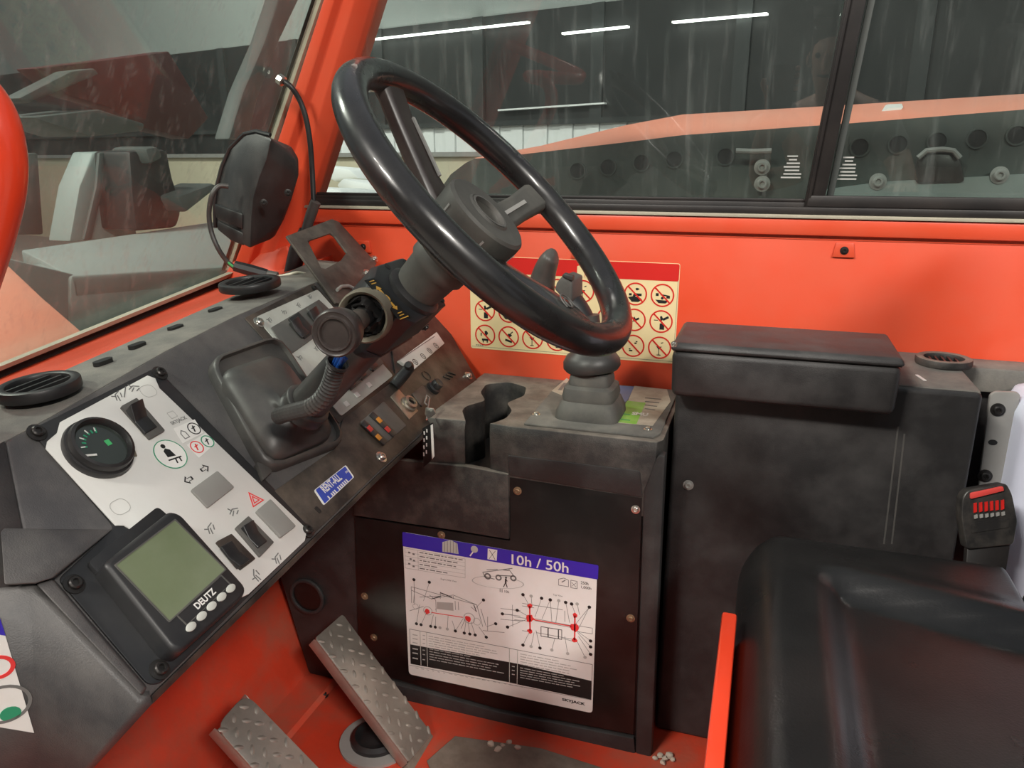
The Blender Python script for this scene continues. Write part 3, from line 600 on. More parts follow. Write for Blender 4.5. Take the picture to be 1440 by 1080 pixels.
# ---- ignition panel (scuffed steel plate on the lower right of the dash)
ig = thing('ignition_plate', DF.pt(*DF.q(540, 650)), 'scuffed black steel ignition panel at the console end of dashboard', 'ignition panel')
ext('plate', DF, DF.qs([(480, 592), (556, 534), (548, 480), (609, 428), (671, 538), (531, 664), (441, 751), (384, 692), (470, 632)]), 0, 0.003, 'plate', ig, 0.001)
h = 0.003
lb = ext('gear_label', DF, DF.qs([(556, 511), (610, 471), (621, 487), (577, 525), (566, 518)]), h, h+0.006, 'white', ig, 0.001)
for i, (x, y) in enumerate(((584, 509), (595, 501), (604, 493), (613, 486))):
    c = DF.q(x, y, h+0.006); nm = MB().ring(DF, circ(c, 0.0062, 20), circ(c, 0.0050, 20), h+0.006, h+0.0063).build('number_ring', 'ink', lb)
    text('numeral', DF, str(i+1), c, 0.0022 if i == 0 else 0.0036, 'ink', lb, h+0.0064, 0.35, 0.0062, bold=0.03)
many('label_line', DF, [line(DF.q(560, 507, h+.006), DF.q(611, 473, h+.006), 0.0012)], h+0.006, h+0.0063, 'greyink', lb)
ext('small_label', DF, DF.qs([(533, 486), (552, 473), (558, 481), (539, 495)]), h, h+0.003, 'white2', ig)
# pointer lever
k_ = MB(); p0 = DF.pt(*DF.q(552, 545), h); p1 = DF.pt(*DF.q(560, 533), 0.03); p2 = DF.pt(*DF.q(569, 518, 0.03), 0.04)
k_.tube([p0, p0.lerp(p1, .5), p1, p1.lerp(p2, .6), p2], [0.009, 0.010, 0.009, 0.008, 0.005], 12); k_.build('range_lever', 'switch', ig)
bx = DF.qs([(546, 556), (560, 545), (572, 556), (560, 572)]); ext('lock_plate', DF, DF.qs([(547, 560), (558, 549), (586, 580), (573, 592)]), h, h+0.0015, 'brass', ig, 0.0005)
c = DF.q(572, 571); lk = MB().lathe(DF.pt(*c, h), DF.n, [(0.0145, 0), (0.0145, 0.004), (0.012, 0.006), (0.0115, 0.010), (0.0075, 0.011), (0.007, 0.008), (0.0, 0.008)], 28, (True, False)).build('ignition_lock', 'brass', ig)
ext('key_slot', DF, rect(c, 0.002, 0.010, 0.5), h+0.008, h+0.0115, 'ink', lk)
ext('cover_plate', DF, roundpoly(DF.qs([(577, 556), (592, 544), (606, 560), (591, 574)]), 0.002), h, h+0.002, 'bracket', ig, 0.0005)
c = DF.q(612, 543, 0.01); so = MB().lathe(DF.pt(*c, h), DF.n, [(0.0125, 0), (0.0125, 0.006), (0.0095, 0.008), (0.0095, 0.016), (0.008, 0.018), (0.006, 0.017), (0.0, 0.017)], 24, (True, False)).build('power_socket', 'switch', ig)
c = DF.q(598, 530); MB().ring(DF, circ(c, 0.010, 20), circ(c, 0.0085, 20), h, h+0.001).build('engraved_ring', 'darkbolt', ig)
blk = [rect(DF.q(626+k*4, 533-k*3), 0.003, 0.016, 0.9) for k in range(3)]
many('embossed_mark', DF, blk, h, h+0.002, 'switch', ig)
ibs = ext('indicator_block', DF, roundpoly(DF.qs([(503, 597), (536, 568), (568, 602), (536, 630)]), 0.003), h, h+0.004, 'bezel', ig, 0.001)
for (a_, b_) in (((512, 598), (540, 622)), ((524, 586), (553, 611))):
    ext('indicator_bar', DF, roundpoly(line(DF.q(a_[0]-3, a_[1]-4, h+.004), DF.q(b_[0]+2, b_[1]+2, h+.004), 0.014), 0.002), h+0.004, h+0.006, 'switch', ibs, 0.0006)
for (x, y, m_) in ((533, 591, 'amber'), (520, 603, 'redlens'), (545, 604, 'redlens'), (532, 615, 'amber')):
    ext('indicator_lens', DF, rect(DF.q(x, y, h+.006), 0.010, 0.009, 0.1), h+0.006, h+0.0072, m_, ibs, 0.0005)
for (x, y) in ((534, 645), (657, 530)): bolt(DF, *DF.q(x, y), 0.0058, 'chrome', ig, h)
ext('drain_slot', DF, roundpoly(line(DF.q(441, 715), DF.q(449, 723), 0.006), 0.003), h, h+0.0006, 'ink', ig)

# ---- keys
ky = thing('ignition_keys', DF.pt(*DF.q(603, 640)), 'bunch of keys on a ring with black striped tag hanging from ignition', 'keys')
kp = [DF.pt(*DF.q(597, 566, 0.02), 0.02), DF.pt(*DF.q(600, 556, 0.022), 0.022), DF.pt(*DF.q(604, 560, 0.022), 0.022), DF.pt(*DF.q(602, 572, 0.02), 0.02), DF.pt(*DF.q(600, 590, 0.02), 0.02)]
MB().tube([kp[4], kp[3], kp[2], kp[1], kp[0], kp[0].lerp(kp[3], 0.6)], 0.0014, 8).build('split_ring', 'chrome', ky)
KF = Frame(PY(603, 620, 1.03), (1, -0.25, 0), (0.05, 0.1, 1))
kt_ = KF
ext('key_tag', KF, roundpoly(KF.qs([(594, 602), (608, 594), (611, 644), (597, 657)]), 0.002), -0.0012, 0.0012, 'ink', ky)
lines_ = [line(KF.q(597+j*3.6, 606-j*3.2+10*i), KF.q(597.3+j*3.6, 611-j*3.2+10*i), 0.0022) for i in range(4) for j in range(2)]
many('tag_print', KF, lines_, 0.0012, 0.0016, 'paper', ky)
ext('tag_edge', KF, KF.qs([(606, 598), (609, 596), (612, 642), (609, 646)]), 0.0012, 0.0018, 'paper', ky)
ext('key_blade', KF, roundpoly(KF.qs([(598, 572), (609, 574), (612, 582), (603, 588), (597, 583)]), 0.002), -0.001, 0.001, 'chrome', ky, 0.0004)

# ---- rental sticker
rsx = thing('rental_sticker', DF.pt(*DF.q(470, 690)), 'small blue rental sticker stuck below the boot on dashboard', 'sticker')
rp_ = DF.qs([(441, 690), (486, 654), (498, 671), (455, 711)], 0.003)
ext('backing', DF, roundpoly(rp_, 0.003), 0.003, 0.0034, 'paper', rsx)
ext('blue_field', DF, roundpoly([tuple(Vector(p).lerp(Vector(mids(*rp_)), 0.08)) for p in rp_], 0.002), 0.0034, 0.0037, 'rentblue', rsx)
e_ = Vector(rp_[1])-Vector(rp_[0]); an = atan2(e_.y, e_.x)
text('lettering', DF, 'RENT-ALL', DF.q(466, 679, .004), 0.044, 'paper', rsx, 0.0039, an, 0.0105, bold=0.03)
many('small_print', DF, [line(DF.q(462+k*2.3, 700-k*2.15, .004), DF.q(463.2+k*2.3, 699-k*2.15, .004), 0.0048) for k in range(12) if k not in (1, 5)], 0.0037, 0.004, 'paper', rsx)
text('suffix_lettering', DF, 'INC', DF.q(488, 663, .004), 0.007, 'paper', rsx, 0.0039, an, bold=0.02)

# ---- steel bracket
bkt = thing('plate_bracket', DF.pt(*DF.q(480, 425)), 'bare steel plate bracket with square opening bolted to dashboard corner', 'bracket')
hb = 0.004
bo = DF.qs([(401, 334), (465, 310), (475, 314), (528, 372), (507, 411), (484, 430), (470, 428)], hb)
bi = DF.qs([(431, 341), (463, 330), (469, 334), (486, 357), (478, 368), (456, 380), (450, 379)], hb)
MB().ring(DF, bo, bi, hb, hb+0.004).build('plate', 'bracket', bkt, 0.0006)
for (x, y) in ((512, 388), (523, 368)): bolt(DF, *DF.q(x, y), 0.005, 'chrome', bkt, hb+0.004)
hk = [DF.pt(*DF.q(x, y, 0.012), 0.012) for x, y in ((474, 408), (480, 403), (490, 402), (499, 406))]
MB().tube(hk, 0.003, 8).build('hook', 'strap', bkt)

# ================================================================== STEERING WHEEL AND COLUMN
def WP(r, deg, h=0): t = radians(deg); return WC + (WE1*cos(t) + WE2*sin(t))*r + WN*h
sw = thing('steering_wheel', WC-WN*0.07, 'large glossy black three-spoke steering wheel with grey hub', 'steering wheel')
RR = 0.182
MB().tube([WP(RR, a*360/72) for a in range(72)], 0.0168, 18, closed=True).build('rim', 'rim', sw, smooth=80)
hub = MB().lathe(WC, WN, [(0.040, -0.078), (0.047, -0.070), (0.0505, -0.022), (0.050, -0.014), (0.047, -0.011), (0.026, -0.011), (0.024, -0.009), (0.0215, -0.010), (0.020, -0.013), (0.019, -0.026), (0.0, -0.026)], 48, (True, False)).build('hub', 'hub', sw)
MB().lathe(WC, WN, [(0.0225, -0.011), (0.0225, -0.0085), (0.0200, -0.0085), (0.0198, -0.013)], 36, (False, False)).build('cap_ring', 'bezel', hub)
for a in (30, 150, 210, 330, 270):
    t = radians(a); d = WE1*cos(t)+WE2*sin(t); s_ = WE1*-sin(t)+WE2*cos(t)
    p = WC+d*0.0498
    MB().prism([p-s_*0.0012-WN*0.066-d*0.003, p+s_*0.0012-WN*0.066-d*0.003, p+s_*0.0012-WN*0.022+d*0.001, p-s_*0.0012-WN*0.022+d*0.001], [p-s_*0.0012-WN*0.066+d*0.0005-d*0.003, p+s_*0.0012-WN*0.066-d*0.0025, p+s_*0.0012-WN*0.022+d*0.0016, p-s_*0.0012-WN*0.022+d*0.0016]).build('rib', 'strap', hub)
for a, wd in ((86, 0.042), (2, 0.040), (241, 0.044)):
    t = radians(a); d = WE1*cos(t)+WE2*sin(t); s_ = WE1*-sin(t)+WE2*cos(t); secs = []
    for r, h, w2_, th in ((0.040, -0.046, 0.022, 0.012), (0.075, -0.030, 0.021, 0.010), (0.12, -0.010, 0.022, 0.009), (0.148, -0.001, 0.028, 0.009), (0.176, 0.001, 0.040, 0.010)) if a == 241 else ((0.040, -0.050, wd*0.55, 0.012), (0.075, -0.040, wd*0.46, 0.010), (0.13, -0.022, wd*0.42, 0.0095), (0.165, -0.008, wd*0.48, 0.010), (0.180, -0.003, wd*0.62, 0.010)):
        c = WC+d*r+WN*h; secs.append([c+s_*x*w2_+WN*y*th for x, y in ((-1, -.5), (-.7, -1), (.7, -1), (1, -.5), (1, .5), (.75, 1), (-.75, 1), (-1, .5))])
    sp = MB().loft(secs).build('spoke', 'rim' if a == 241 else 'hub' if a == 2 else 'knob', sw, 0.0015)
    if a != 241:
        rr = []
        for r, h in ((0.070, -0.0305), (0.135, -0.0105)):
            c = WC+d*r+WN*h-s_*(0.012 if a == 86 else 0); rr.append([c-s_*0.0025, c+s_*0.0025, c+s_*0.0025+WN*0.0022, c-s_*0.0025+WN*0.0022])
        MB().loft(rr).build('spoke_ridge', 'strap', sp)
    else:
        c = WC+d*0.148+WN*0.0082; EFr = Frame(c, s_, -d)
        EFr = Frame(c, WE1, WE2)
        for r0, a0, a1 in ((0.0055, 0, 6.28), (0.0105, -0.6, 3.4)):
            MB().tube([EFr.pt(r0*cos(a0+(a1-a0)*i/16), r0*sin(a0+(a1-a0)*i/16), 0.0012) for i in range(17)], 0.0008, 6).build('emblem_ring', 'bezel', sp)

col = thing('steering_column', WC-WN*0.36, 'black steering column with indicator housing rising from dashboard', 'steering column')
MB().lathe(WC, WN, [(0.025, -0.135), (0.028, -0.125), (0.030, -0.100), (0.034, -0.095), (0.0345, -0.080), (0.030, -0.074)], 36).build('collar', 'hub', col)
MB().lathe(WC, WN, [(0.024, -0.15), (0.032, -0.145), (0.033, -0.134), (0.027, -0.130)], 36).build('collar_base', 'rubber', col)
HB = Frame(WC-WN*0.14, WE1, WE2)
hp = [(-0.060, 0.028), (-0.020, 0.048), (0.050, 0.050), (0.060, 0.034), (0.062, -0.014), (0.050, -0.028), (-0.044, -0.032), (-0.060, -0.018)]
hq = [(u*0.96, v*0.96-0.002) for u, v in hp]
MB().loft([[HB.pt(u*0.9, v*0.85, -0.066) for u, v in hp], [HB.pt(u, v, -0.052) for u, v in hp], [HB.pt(u, v, -0.006) for u, v in hp], [HB.pt(u, v, 0) for u, v in hq]]).build('indicator_housing', 'housing', col, 0.0012)
for (u, v) in ((-0.052, 0.024), (0.045, 0.040), (0.05, -0.02), (-0.045, -0.022), (0.0, 0.041)):
    ext('screw_recess', HB, circ((u, v), 0.0042, 14), 0.0, 0.0006, 'ink', col)
lc = HB.q(546, 419); la, lb_ = HB.q(520, 392, 0.001), HB.q(568, 446, 0.001)
lab = ext('indicator_label', HB, line(la, lb_, 0.021), 0.0, 0.0008, 'ink', col)
an = atan2(lb_[1]-la[1], lb_[0]-la[0]); L_ = (Vector(lb_)-Vector(la)).length
def lu(x, y): d = Vector((cos(an), sin(an))); n = Vector((-d.y, d.x)); m_ = (Vector(la)+Vector(lb_))/2; p = m_+d*x*L_/2+n*y*0.0098; return tuple(p)
polys = []
for s_ in (-1, 1):
    polys.append([lu(s_*0.62, 0), lu(s_*0.45, 0.55), lu(s_*0.45, 0.2), lu(s_*0.22, 0.2), lu(s_*0.22, -0.2), lu(s_*0.45, -0.2), lu(s_*0.45, -0.55)])
    for x in (0.76, 0.88): polys.append([lu(s_*(x-0.02), -.5), lu(s_*(x+0.02), -.5), lu(s_*(x+0.02), .5), lu(s_*(x-0.02), .5)])
many('arrow_print', HB, polys, 0.0008, 0.0012, 'yellow', lab)
c = lu(0, 0); MB().ring(HB, circ(c, 0.0048, 20), circ(c, 0.0030, 20), 0.0008, 0.0012).build('neutral_print', 'yellow', lab)
ext('label_frame', HB, line(lu(1.02, -1), lu(1.02, 1), 0.0012), 0.0008, 0.0011, 'yellow', lab)
MB().lathe(WC, WN, [(0.0235, -0.345), (0.0235, -0.20), (0.026, -0.198), (0.026, -0.19)], 28).build('column_tube', 'boot', col)
MB().loft([[HB.pt(u*0.6+0.006, v*0.6+0.004, -0.090) for u, v in hp], [HB.pt(u*0.93, v*0.95-0.002, -0.06) for u, v in hp]]).build('lower_cowl', 'housing', col, 0.002)
SF = Frame(HB.pt(-0.02, -0.031, -0.03), (0, 1, 0), WN)
bolt(SF, 0.05, 0.0, 0.0035, 'darkbolt', col, 0.001, 'screw')

# indicator lever with torn gaiter
lv = thing('indicator_lever', PY(515, 440, 0.715), 'indicator lever with round brown-black knob and torn gaiter', 'lever')
l0 = PY(519, 441, 0.716); l1 = PY(470, 470, 0.615); ld_ = (l1-l0).normalized()
MB().lathe(l0, ld_, [(0.027, -0.004), (0.029, 0.006), (0.0285, 0.018), (0.0265, 0.021), (0.0235, 0.018), (0.022, 0.004), (0.0, 0.002)], 30, (True, False)).build('gaiter_cup', 'torn', lv)
gb = MB(); x_ = ld_.orthogonal().normalized(); y_ = ld_.cross(x_); rings = []
for k, (r, hh) in enumerate(((0.0225, 0.010), (0.0205, 0.017), (0.0175, 0.013), (0.0145, 0.022), (0.011, 0.020), (0.010, 0.034))):
    rings.append([l0+ld_*(hh+0.004*sin(3*t+k)+0.003*cos(7*t+2*k)) + (x_*cos(t)+y_*sin(t))*r*(1+0.07*sin(5*t+k)) for t in [2*pi*i/30 for i in range(30)]])
gb.loft(rings, (False, False)).build('torn_gaiter', 'rubber', lv)
D_ = (l1-l0).length
MB().lathe(l0, ld_, [(0.0085, 0.0), (0.0085, D_-0.075), (0.011, D_-0.072), (0.011, D_-0.050), (0.009, D_-0.046), (0.009, D_-0.02)], 20).build('shaft', 'bracket', lv)
MB().lathe(l1, ld_, [(0.012, -0.036), (0.0195, -0.028), (0.0225, -0.018), (0.0235, -0.008), (0.0230, -0.002), (0.0212, 0.0), (0.0195, -0.0012), (0.0175, -0.0012), (0.0162, 0.0005), (0.0145, 0.0), (0.0135, -0.003), (0.0, -0.0035)], 40, (True, False)).build('knob', 'knob', lv)

# corrugated conduit with cut blue wires
cdt = thing('corrugated_conduit', PY(395, 585, 0.70), 'grey corrugated conduit with cut blue wires beside the steering column', 'conduit')
cpx = [(392, 585, .700), (404, 581, .692), (420, 577, .684), (438, 572, .678), (452, 562, .674), (462, 547, .672), (468, 532, .670), (472, 518, .668), (476, 509, .667)]
cps = [PY(*c) for c in cpx]
def smoothpath(P, n):
    out = []
    for i in range(len(P)-1):
        p0, p1, p2, p3 = P[max(i-1, 0)], P[i], P[i+1], P[min(i+2, len(P)-1)]
        for k in range(n):
            t = k/n; out.append(0.5*((2*p1)+(p2-p0)*t+(2*p0-5*p1+4*p2-p3)*t*t+(3*p1-p0-3*p2+p3)*t**3))
    return out+[P[-1]]
sp_ = smoothpath(cps, 10)
MB().tube(sp_, [0.0094+((0.0009 if i > 28 else 0.0003) if i % 3 == 0 else 0) + (0.002 if i > len(sp_)-8 else 0) for i in range(len(sp_))], 16, (True, False)).build('sleeve', 'boot', cdt, smooth=20)
e = sp_[-1]; dr = (sp_[-1]-sp_[-6]).normalized(); s1 = dr.orthogonal().normalized(); s2_ = dr.cross(s1)
for k, (a, b_) in enumerate(((0.004, 0), (-0.003, 0.003), (0, -0.004), (-0.002, -0.001))):
    p = e+s1*a+s2_*b_; MB().tube([p-dr*0.03, p, p+dr*(0.007+0.002*k)+s1*a*0.4], 0.0021, 8).build('wire', 'bluewire', cdt)

# ================================================================== SIDE CONSOLE
CTZ, CFY = 1.205, 1.062
con = thing('joystick_console', (-0.40, 1.2, FLZ), 'black moulded side console carrying the joystick, in front of red wall', 'console')
def tz(x, y): p = PZ(x, y, CTZ); return (p.x, p.y)
notch = [tz(x, y) for x, y in ((657, 590), (649, 579), (655, 571), (683, 563), (676, 551), (684, 540), (715, 537), (740, 544), (737, 556), (712, 566), (720, 577), (711, 588), (688, 596), (681, 604))]
notch = [notch[0]] + roundpoly(notch[1:-1], 0.011, 4)[2:-2] + [notch[-1]]
outl = [(-0.50, CFY+0.0), (notch[0][0], CFY+0.004)] + notch[1:-1] + [(notch[-1][0], CFY+0.004), (-0.352, CFY), (-0.335, CFY), (-0.128, CFY), (-0.120, CFY+0.02), (-0.120, 1.348), (-0.50, 1.348)]
top_o = [(x, y+(0.005 if abs(y-CFY) < 0.01 else 0)) for x, y in outl]
MB().loft([[(x, y, 1.086) for x, y in outl], [(x, y, 1.190) for x, y in outl], [(x, y, CTZ) for x, y in top_o]]).build('top_moulding', 'blackdirty', con, 0.004, ang=40)
MB().box(-0.48, -0.36, CFY+0.02, 1.34, 1.080, 1.092).build('slot_floor', 'mud', con)
# lower body
MB().prism([(-0.76, CFY+0.006, FLZ), (-0.125, CFY+0.006, FLZ), (-0.125, 1.348, FLZ), (-0.76, 1.348, FLZ)], [(-0.86, CFY+0.006, 1.10), (-0.125, CFY+0.006, 1.10), (-0.125, 1.348, 1.10), (-0.86, 1.348, 1.10)]).build('body', 'black', con, 0.006)
CF = Frame((0, CFY, 0), (1, 0, 0), (0, 0, 1))
# the raised pieces round the hatch
ext('rear_post', CF, CF.qs([(905, 690), (924, 640), (936, 640), (916, 1066), (893, 1060)]), -0.02, 0.002, 'black', con, 0.004)
ext('front_block', CF, CF.qs([(500, 640), (657, 655), (716, 666), (717, 758), (640, 745), (498, 724)]), -0.01, 0.004, 'blackdirty', con, 0.003)
ext('base_strip', CF, CF.qs([(497, 944), (560, 962), (700, 1000), (892, 1037), (896, 1078), (620, 1030), (490, 985)]), -0.01, 0.003, 'black', con, 0.003)
c = CF.q(433, 838, -0.006); MB().ring(CF, circ(c, 0.036, 28), circ(c, 0.029, 28), -0.006, 0.000).build('blind_hole_rim', 'black', con, 0.002)
ext('blind_hole', CF, circ(c, 0.029, 24), -0.006, -0.0045, 'door', con)
ext('top_pocket', CF, roundpoly(CF.qs([(714, 640), (900, 662), (904, 699), (717, 668)]), 0.004), -0.004, 0.0015, 'black', con, 0.001)
hat = thing('service_hatch', CF.pt(*CF.q(700, 980)), 'smooth black bolted service hatch on the console front', 'hatch')
ext('panel', CF, CF.qs([(499, 727), (640, 748), (717, 760), (717, 671), (903, 700), (891, 1033), (700, 996), (506, 940)]), -0.003, 0.0005, 'door', hat, 0.0008)
for (x, y, m_) in ((728, 690, 'rustbolt'), (894, 716, 'chrome'), (887, 869, 'rustbolt'), (513, 838, 'rustbolt'), (526, 896, 'rustbolt'), (621, 752, 'rustbolt')):
    bolt(CF, *CF.q(x, y), 0.0044, m_, hat, 0.0005)

# joystick plate
TF = Frame((0, 0, CTZ), (1, 0, 0), (0, 1, 0))
jp = thing('joystick_plate', (-0.235, 1.19, CTZ), 'grey joystick mounting plate with worn stickers on console top', 'plate')
pp = [(p.x, p.y) for p in (PZ(737, 601, CTZ), PZ(917, 618, CTZ), PZ(944, 563, CTZ), PZ(930, 550, CTZ), PZ(790, 537, CTZ), PZ(775, 545, CTZ))]
pp = [(-0.335, 1.078), (-0.135, 1.080), (-0.127, 1.10), (-0.127, 1.335), (-0.335, 1.335), (-0.342, 1.315)]
ext('plate', TF, pp, 0.0, 0.004, 'ledge', jp, 0.0015)
def tq(x, y): p = PZ(x, y, CTZ+0.004); return (p.x, p.y)
for nm, P, m_ in (('white_sticker', [(870, 595), (918, 599), (943, 565), (938, 548), (892, 543)], 'dirtypaper'), ('green_sticker', [(866, 594), (895, 597), (908, 567), (882, 564)], 'green'), ('blue_sticker', [(862, 542), (892, 544), (882, 564), (870, 570), (862, 560)], 'skyblue'), ('faded_sticker', [(776, 550), (797, 532), (800, 534), (790, 556)], 'dirtypaper')):
    ext(nm, TF, [tq(*p) for p in P], 0.004, 0.0046 if m_ != 'green' else 0.0048, m_, jp)
text('sticker_lettering', TF, 'SMU', tq(900, 583), 0.026, 'paper', jp, 0.0051, 0.05, 0.016, bold=0.05)
many('sticker_print', TF, [line(tq(872, 590-i*8), tq(886, 592-i*8), 0.003) for i in range(2)], 0.0048, 0.0051, 'greenring', jp)
many('faded_print', TF, [line(tq(907, 560+i*5), tq(930-i*3, 562+i*5), 0.004) for i in range(4)] + [line(tq(787, 549), tq(795, 539), 0.006)], 0.0046, 0.005, 'greyink', jp)
for (x, y) in ((754, 583), (911, 604)): bolt(TF, *tq(x, y), 0.0042, 'chrome', jp, 0.004)

# joystick
js = thing('joystick', (-0.235, 1.165, CTZ+0.004), 'black joystick with moulded grip and stepped rubber bellows on console', 'joystick')
jc = (-0.247, 1.160)
def sqr(c, a, b_, z, n=32, p=5): 
    out = []
    for i in range(n):
        t = 2*pi*i/n; ct, st = cos(t), sin(t); out.append((c[0]+a*abs(ct)**(2/p)*(1 if ct >= 0 else -1), c[1]+b_*abs(st)**(2/p)*(1 if st >= 0 else -1), z))
    return out
z0 = CTZ+0.004
secs = [sqr(jc, 0.052, 0.052, z0), sqr(jc, 0.051, 0.051, z0+0.010), sqr(jc, 0.044, 0.044, z0+0.026), sqr(jc, 0.0415, 0.0415, z0+0.028), sqr(jc, 0.0425, 0.0425, z0+0.034), sqr(jc, 0.040, 0.040, z0+0.048), sqr(jc, 0.033, 0.033, z0+0.052), sqr(jc, 0.0335, 0.0335, z0+0.056), sqr(jc, 0.031, 0.031, z0+0.070), sqr(jc, 0.026, 0.026, z0+0.073, p=3)]
MB().loft(secs).build('bellows', 'bellows', js, smooth=35)
jd = Vector((-0.10, 0.02, 1)).normalized(); jb = Vector((jc[0], jc[1], z0+0.070))
MB().lathe(jb, jd, [(0.030, 0.0), (0.041, 0.002), (0.0455, 0.008), (0.045, 0.018), (0.039, 0.028), (0.026, 0.036), (0.018, 0.06), (0.017, 0.09)], 32).build('boot_cap', 'boot', js)
gp = [jb+jd*0.050, PY(820, 478, 1.165), PY(816, 458, 1.165), PY(806, 438, 1.168), PY(795, 424, 1.172)]
def ell(path, ra, rb, ax):
    rings = []
    for i, p in enumerate(path):
        t = (path[min(i+1, len(path)-1)]-path[max(i-1, 0)]).normalized(); x = (ax-t*ax.dot(t)).normalized(); y = t.cross(x)
        rings.append([p+x*cos(2*pi*k/20)*ra[i]+y*sin(2*pi*k/20)*rb[i] for k in range(20)])
    return MB().loft(rings)
ell(smoothpath(gp, 4), [0.017+0.009*min(1, i/8) for i in range(17)], [0.020+0.006*min(1, i/8) for i in range(17)], Vector((1, 0, 0))).build('grip', 'housing', js, smooth=70)
lp_ = [PY(770, 446, 1.180), PY(762, 412, 1.182), PY(765, 385, 1.178), PY(774, 363, 1.172), PY(780, 357, 1.170)]
ell(smoothpath(lp_, 4), [0.019, 0.020, 0.0205, 0.021, 0.021, 0.021, 0.0205, 0.020, 0.019, 0.018, 0.017, 0.016, 0.0145, 0.013, 0.011, 0.008, 0.003], [0.020]*14+[0.018, 0.014, 0.006], Vector((1, 0, 0))).build('hand_rest', 'boot', js, smooth=70)
tb = [PY(x, y, 1.140) for x, y in ((782, 398), (790, 388), (804, 394), (804, 420), (799, 430), (779, 407))]
MB().prism(tb, [p+Vector((0.010, 0.034, 0.004)) for p in tb]).build('thumb_switch', 'bezel', js, 0.003)
tb = [PY(x, y, 1.137) for x, y in ((789, 389), (793, 384), (806, 388), (805, 396))]
MB().prism(tb, [p+Vector((0.0, 0.012, 0.0)) for p in tb]).build('thumb_roller', 'boot', js, 0.002)

# ================================================================== SERVICE DECAL
sdx = thing('service_decal', CF.pt(*CF.q(705, 975), 0.001), 'service chart decal headed 10h / 50h with blue band on hatch', 'decal')
dc = [(566, 748), (840, 795), (833, 1003), (575, 948)]
h0 = 0.0006; h1 = 0.0011; h2 = 0.0014
Q = lambda x, y: CF.q(540+x/3.6, 720+y/3.6, h1)
ext('sheet', CF, roundpoly(CF.qs(dc, h1), 0.007), h0, h1, 'paper', sdx)
ext('blue_band', CF, roundpoly([Q(93, 101), Q(1086, 270), Q(1083, 342), Q(95, 173)], 0.0025), h1, h2, 'blueprint', sdx)
h2b = 0.0017
text('heading_lettering', CF, '10h / 50h', Q(789, 260), 0.095, 'paper', sdx, h2b, 0.0, 0.0178, bold=0.012)
bk = MB()
for P in ([(296, 152), (336, 141), (336, 205), (296, 200)], [(338, 141), (372, 160), (378, 212), (338, 206)]): bk.ext(CF, [Q(*p) for p in P], h2, h2b)
bk.build('book_symbol', 'white2', sdx)
many('book_page', CF, [line(Q(x, 146), Q(x, 206), 0.0007) for x in (308, 322, 337, 352, 366)], h2b, h2b+0.0003, 'greyink', sdx)
c = Q(458, 188); ext('mirror_symbol', CF, circ(c, 0.0062, 20), h2, h2b, 'white2', sdx)
ext('mirror_handle', CF, line(Q(452, 200), Q(436, 222), 0.0022), h2, h2b, 'paper', sdx)
ext('hourglass_symbol', CF, [Q(526, 184), Q(574, 192), Q(571, 246), Q(524, 238)], h2, h2b, 'paper', sdx)
many('hourglass_outline', CF, [line(Q(534, 192), Q(549, 214), 0.0007), line(Q(564, 197), Q(549, 214), 0.0007), line(Q(533, 236), Q(549, 214), 0.0007), line(Q(563, 240), Q(549, 214), 0.0007)], h2b, h2b+0.0003, 'ink', sdx)
def sl(a, b_, wd=0.0006): return line(Q(*a), Q(*b_), wd)
# legend box
many('legend_frame', CF, [sl((105, 182), (411, 238)), sl((108, 283), (411, 334)), sl((105, 182), (108, 283)), sl((411, 238), (411, 334)), sl((172, 195), (174, 294))] + [sl((106, 182+20*i), (411, 238+19*i), 0.0004) for i in range(1, 5)], h1, h2, 'paleink', sdx)
rows = []
for i, wd in enumerate((215, 170, 190, 60, 120)):
    x = 180
    while x < 180+wd:
        L = random.randint(10, 30); y = 203+20*i+(x-172)*0.175; rows.append(sl((x, y), (x+L, y+L*0.17), 0.0017)); x += L+6
for x, y in ((128, 205), (150, 213), (135, 238), (152, 246), (128, 262), (150, 275)): rows.append(rect(Q(x, y), 0.004, 0.003))
many('legend_print', CF, rows, h1, h2, 'greyink', sdx)
# side view drawing
dr1 = [((138, 378), (470, 470)), ((138, 395), (240, 440)), ((240, 440), (350, 420)), ((350, 420), (470, 470)), ((138, 378), (140, 460)), ((150, 460), (156, 380)), ((180, 430), (290, 425)), ((262, 490), (265, 505)), ((350, 425), (352, 440)), ((285, 410), (345, 432)), ((285, 405), (285, 440)), ((360, 450), (362, 495)), ((376, 455), (378, 497)), ((130, 500), (200, 478)), ((440, 480), (470, 505)), ((470, 470), (500, 580)), ((490, 490), (516, 575)), ((500, 600), (610, 610)), ((525, 530), (525, 600)), ((410, 545), (390, 590)), ((230, 420), (262, 445)), ((262, 445), (264, 495))]
many('machine_drawing', CF, [sl(a, b_, 0.0007) for a, b_ in dr1], h1, h2, 'greyink', sdx)
many('cab_drawing', CF, [[Q(268, 455), Q(350, 460), Q(352, 500), Q(268, 490)]], h1, h2, 'paleink', sdx)
many('boom_drawing', CF, [sl((285, 408), (345, 432), 0.0016), sl((240, 440), (290, 425), 0.0013), sl((455, 470), (468, 505), 0.0013)], h1, h2, 'ink', sdx)
for c_, r in (((160, 478), 0.0055), ((222, 500), 0.0085), ((432, 538), 0.0105), ((470, 555), 0.007)):
    c = Q(*c_); MB().ring(CF, circ(c, r, 20), circ(c, r*0.88, 20), h1, h2).build('wheel_drawing', 'paleink', sdx)
def leaders(dots, mcol='greyink'): many('leader_line', CF, [sl(a, b_, 0.0006) for a, b_ in dots], h1, h2, mcol, sdx)
